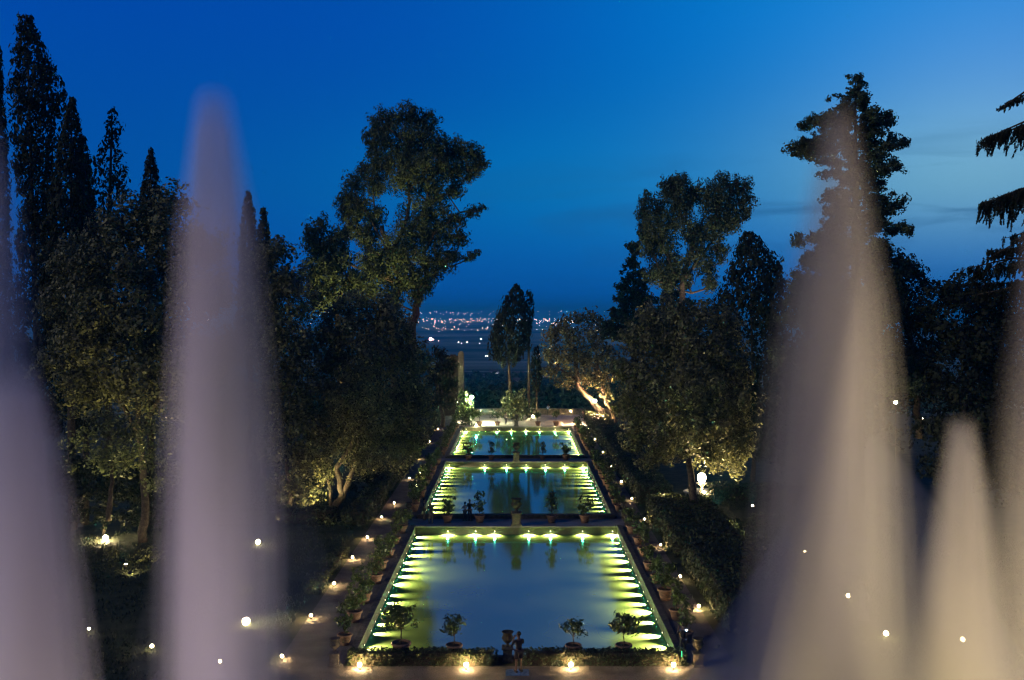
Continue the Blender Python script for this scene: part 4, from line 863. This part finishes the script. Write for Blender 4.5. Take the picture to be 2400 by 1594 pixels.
for i, (x, y, r_, c, st, lab) in enumerate(far):
    D = 70*F/(y*S-HY); p = P(x,y,D); r = empty('distant_lamp', (p.x,p.y,p.z-6), lab, 'distant lamp', 'separate lights on the plain')
    w = MB(); w.tube([(0,0,0),(0,0,6)], [.15,.1], 5); w.build('post', M['metal'], r)
    w = MB(); w.ball((0,0,6), r_*D/995, 5); w.build('bulb', emit_mat('far_bulb', c, st), r)
white_w = noise_mat('village_wall', (.4,.42,.45), (.55,.57,.6), .05, .9)
for i, (x, y, w_, h_, D, lab) in enumerate([(1163,868,26,9,900,'wide pale building with a lit wall below the plain left of the lone cypress trunk'),(1145,857,14,7,1000,'small dim building left of the wide pale one below the plain'),(1196,861,10,6,980,'small building seen just right of the lone cypress trunk'),(1215,878,20,5,760,'low building with a pale roof between the two cypress trunks'),(1115,852,16,6,1250,'dim low building at the edge of the plain left of the cypress'),(1268,868,16,6,800,'pale lit building seen under the leaning oak crown')]):
    p = P(x, y, D); zb = terrain_z(D)-2; r = empty('village_building', (p.x, D, zb), lab, 'building', 'village buildings below the garden'); hh = p.z-zb
    w = MB(); w.box(-w_/2,w_/2,0,9,0,hh); w.build('wall', white_w, r)
    w = MB(); w.add([(-w_/2-.4,-.4,hh+.05),(w_/2+.4,-.4,hh+.05),(w_/2+.4,9.4,hh+.05),(-w_/2-.4,9.4,hh+.05),(-w_/2-.4,4.5,hh+2),(w_/2+.4,4.5,hh+2)], [(0,1,5,4),(2,3,4,5),(0,4,3),(1,2,5),(0,3,2,1)]); w.build('roof', M['stone_dark'], r)
    for k in range(3):
        w = MB(); w.box(-.9,.9,-.12,-.02,hh-3.2,hh-1.4); w.build('window', emit_mat('lit_window', (.9,.9,1) if k else (1,.8,.5), 2.2 if (i+k) % 2 == 0 else .4), r, (w_*(k-1)*.3,0,0))

# ---------------------------------------------------------------- water jets close to the camera
D = 5.0
def jet(x0, D, label, prof, parts, lights=()):
    """prof: (y, centre x, half width) in picture positions, top first"""
    base = P(prof[-1][1], prof[-1][0], D)
    bz = 11.1; r = empty('water_jet', (base.x, D, bz), label, 'water jet', 'tall fountain jets in front of the viewer')
    q = S*D/F
    for nm, fs, col, dens, off in parts:
        pr, cx = [], []
        bottom = P(prof[-1][1], prof[-1][0], D)
        rl = prof[-1][2]*q*fs
        slope = (prof[-1][2]-prof[-2][2])/(prof[-1][0]-prof[-2][0])*fs; cs = (prof[-1][1]-prof[-2][1])/(prof[-1][0]-prof[-2][0])
        dz = bottom.z-(bz+.01)
        pr.append((rl+slope*dz, .01)); cx.append(cs*dz + off*(prof[-1][2]*q+slope/fs*dz))
        yt = prof[0][0]
        for (y, c, w_) in reversed(prof):
            yy = yt+(y-yt)*1.0+(1-fs)*min(90, (prof[-1][0]-yt)*.12)*(1 if y < yt+60 else 0)
            p = P(c, yy, D); pr.append((max(.003, w_*q*fs), p.z-bz)); cx.append(p.x-base.x+off*w_*q)
        # keep heights increasing
        pr2, cx2 = [pr[0]], [cx[0]]
        for a, b in zip(pr[1:], cx[1:]):
            if a[1] > pr2[-1][1]+.004: pr2.append(a); cx2.append(b)
        m_ = MB(); m_.lathe(pr2, 40, cx=cx2); m_.build(nm, vol_mat(nm, col, dens, 0.0), r)
    return r
W1 = (.68,.64,.68)
def std(d): return [('spray', 1.2, W1, d*.10, 0), ('spray', 1.03, W1, d*.22, 0), ('mist', .86, W1, d*.38, 0), ('mist', .68, W1, d*.5, 0), ('core', .42, W1, d*.6, 0)]
def strands(d): return std(d)+[('strand', .16, W1, d*1.1, -.42), ('strand', .20, W1, d*1.1, .30), ('strand', .10, W1, d*1.2, .62)]
jet(493, 5.0, 'tall rounded misty jet in the left half of the view',
    [(212,493,4),(216,493,20),(226,493,32),(250,494,42),(300,496,52),(420,500,68),(520,503,84),(640,505,92),(800,508,103),(1000,510,114),(1250,510,122),(1568,508,128)], [('spray', 1.24, W1, .5, 0), ('spray', 1.04, W1, .9, 0), ('mist', .86, W1, 1.5, 0), ('mist', .68, W1, 2.0, -.08), ('core', .34, W1, 2.6, -.38), ('core', .22, W1, 4.0, .30)])
jet(-20, 4.6, 'tall jet cut by the left edge of the view', [(180,-48,4),(200,-48,20),(300,-48,50),(420,-48,78),(560,-48,98),(760,-48,114),(1000,-48,120),(1300,-48,126),(1568,-48,132)], std(3.0))
jet(45, 4.2, 'shorter round-topped jet at the lower left corner', [(832,45,4),(842,45,20),(865,46,38),(910,45,58),(1000,42,80),(1150,38,108),(1350,36,134),(1568,34,158)], strands(5.5))
jet(1930, 5.2, 'widest misty jet in the right half of the view',
    [(244,1930,4),(248,1930,22),(262,1930,36),(300,1930,48),(430,1928,72),(560,1925,92),(700,1922,118),(850,1918,134),(1050,1914,148),(1300,1908,162),(1568,1900,176)], std(2.1))
jet(1900, 5.0, 'bright narrow slanting stream inside the widest right jet', [(640,1975,4),(680,1972,14),(760,1965,28),(900,1950,42),(1100,1915,54),(1300,1880,66),(1568,1838,86)], [('mist', 1.0, W1, 1.2, 0), ('core', .6, W1, 2.6, 0)])
jet(2220, 5.0, 'short bright jet near the right edge', [(966,2216,4),(970,2216,20),(985,2217,32),(1050,2219,44),(1120,2220,55),(1220,2220,68),(1350,2220,84),(1568,2222,104)], strands(5.0))
jet(2370, 4.8, 'dim purplish jet cut by the right edge', [(430,2390,4),(450,2390,18),(560,2390,40),(760,2390,62),(1000,2390,84),(1300,2390,106),(1568,2390,120)], std(1.0))
jet(2050, 5.6, 'wide thin veil of spray at the foot of the right jets', [(1000,2000,10),(1060,2000,80),(1150,2000,150),(1300,2000,235),(1450,1990,320),(1568,1985,380)], [('spray', 1.0, W1, .6, 0)])
jet(680, 5.6, 'thin veil of spray around the foot of the main left jet', [(900,560,10),(960,560,80),(1100,560,140),(1300,555,200),(1568,550,250)], [('spray', 1.0, W1, .16, 0)])
# unseen block added behind the viewer to keep the warm sun off the jets
r = empty('jet_shade_block', (-13, -7, 0), 'plain stone block added unseen behind the viewer to shade the jets', 'building')
w = MB(); w.box(-44,24,-3,0,0,29.6); w.box(-44.3,24.3,-3.3,.35,29.602,30.3); w.build('wall', M['marble'], r)
for k in range(7):
    w = MB(); w.box(-20+k*6.5,-18.4+k*6.5,.005,.12,17.0,20.2); w.build('block_panel', M['bark'], r)
# unseen basin of the jets; raised and left-end floodlights added to brighten them
r = empty('fountain_basin', (0, 5, 10.7), 'stone basin below the viewer from which the tall jets rise', 'basin')
w = MB(); w.box(-6,6,-2.5,3.2,-.3,.0); w.box(-6.3,6.3,-2.8,-2.5,-.4,.45); w.box(-6.3,6.3,3.2,3.5,-.4,.45); w.box(-6.3,-6.002,-2.498,3.198,-.4,.45); w.box(6.002,6.3,-2.498,3.198,-.4,.45); w.box(-6.2,6.2,-2.7,3.4,-10.7,-.402); w.build('stone_rim', M['stone'], r)
w = MB(); w.add([(-5.99,-2.49,.25),(5.99,-2.49,.25),(5.99,3.19,.25),(-5.99,3.19,.25)], [(0,1,2,3)]); w.build('water_surface', M['water'], r)
def up_spot(x, y, tx, energy, col, label, ang=24, ty=5.0, tz=17.6, lz=11.0):
    rr = empty('basin_floodlight', (x, y, lz), label, 'floodlight', 'floodlights in the basin')
    m_ = MB(); m_.lathe([(.09,-.06),(.10,.0),(.08,.03)], 14); m_.tube([(0,0,10.95-lz),(0,0,-.05)], [.03,.03], 6); m_.build('housing', M['metal'], rr)
    m_ = MB(); m_.lathe([(.075,.031),(.075,.035)], 14); m_.build('lens', M['lens'], rr)
    l = bpy.data.lights.new('flood', 'SPOT'); l.energy = energy; l.color = col; l.spot_size = R(ang); l.spot_blend = .8; l.shadow_soft_size = .08
    o = bpy.data.objects.new('flood', l); COL.objects.link(o); o.parent = rr; o.location = (0,0,.06)
    d = Vector((tx-x, ty-y, tz-lz)); o.rotation_mode = 'QUATERNION'; o.rotation_quaternion = d.to_track_quat('-Z','Y')
JW = (1,.80,.36); JP = (1,.78,.68)
up_spot(GX(500,5), 2.7, GX(500,5), 1900, (.80,.66,1), 'floodlight in the basin under the main left jet', 32)
up_spot(GX(500,5)+.1, 3.6, GX(500,5), 160, (1,.84,.40), 'raised floodlight added to warm the foot of the main left jet', 60, 5.0, 15.4, 13.4)
up_spot(-2.0, 2.2, -2.3, 2900, (.82,.76,1), 'floodlight in the basin under the left edge jets', 52, 4.5, 17.8)
up_spot(-1.9, 3.1, -2.2, 340, (1,.82,.36), 'raised floodlight added to warm the feet of the left edge jets', 56, 4.3, 15.3, 13.4)
up_spot(GX(1885,5), 2.6, GX(1925,5), 640, (.80,.62,1), 'floodlight in the basin under the widest right jet', 44, 5.0, 16.8)
up_spot(GX(1870,5), 3.5, GX(1875,5), 480, (1,.82,.36), 'raised floodlight added to warm the foot of the widest right jet', 66, 5.0, 15.0, 13.4)
up_spot(GX(2222,5), 2.8, GX(2222,5), 4200, (1,.76,.34), 'floodlight in the basin under the short bright jet', 18)
up_spot(GX(2215,5), 3.6, GX(2222,5), 900, (1,.82,.36), 'raised floodlight added to warm the foot of the short bright jet', 34, 5.0, 15.5, 13.4)
up_spot(-3.5, 3.4, -2.45, 2600, (.78,.74,1), 'floodlight added at the left end of the basin to brighten the tallest left jet', 44, 4.6, 17.2)
# two thin spouts far in the garden
for i, (x, yt, yb, lab) in enumerate([(169,1135,1210,'small thin fountain spout in the dark garden between the left jets'),(186,1030,1190,'taller faint thin spout behind the small one at left')]):
    D = 17*F/((yb+25)*S-HY); p = P(x,yt,D); r = empty('water_spout', (p.x,D,0), lab, 'water spout', 'thin spouts at left')
    w = MB(); w.lathe([(.22,0),(.2,p.z*.5),(.14,p.z*.85),(.05,p.z)], 12); w.build('water', vol_mat('spout', (.95,.9,.8), .35), r)

# ---------------------------------------------------------------- haze over the plain
w = MB(); w.box(-17000,17000,-70,26500,-95,120)
hz = vol_mat('haze', (.03,.60,1.0), 1.9e-4)
tag(w.build('haze', hz), 'thin blue evening haze over the distant plain', 'haze', kind='stuff')

# ---------------------------------------------------------------- camera and render settings
cam = bpy.data.cameras.new('camera'); co = bpy.data.objects.new('camera', cam); COL.objects.link(co); sc.camera = co
co.location = (0,0,CAMZ); co.rotation_euler = (R(90),0,0); cam.sensor_width = 36; cam.lens = F*36/2400
cam.shift_x = (1200-HX)/2400; cam.shift_y = -(797-HY)/2400
cam.clip_start = .1; cam.clip_end = 60000
cam.dof.use_dof = True; cam.dof.focus_distance = 95; cam.dof.aperture_fstop = .035/.034
sc.render.engine = 'CYCLES'; sc.cycles.filter_width = 1.2; sc.view_settings.view_transform = 'Standard'; sc.view_settings.look = 'None'; sc.view_settings.exposure = 0; sc.view_settings.gamma = 1
sc.cycles.max_bounces = 8; sc.cycles.volume_bounces = 2; sc.cycles.diffuse_bounces = 2; sc.cycles.glossy_bounces = 3; sc.cycles.transparent_max_bounces = 12
sc.cycles.use_light_tree = True; sc.cycles.caustics_reflective = False; sc.cycles.caustics_refractive = False
sc.cycles.volume_step_rate = 1.0
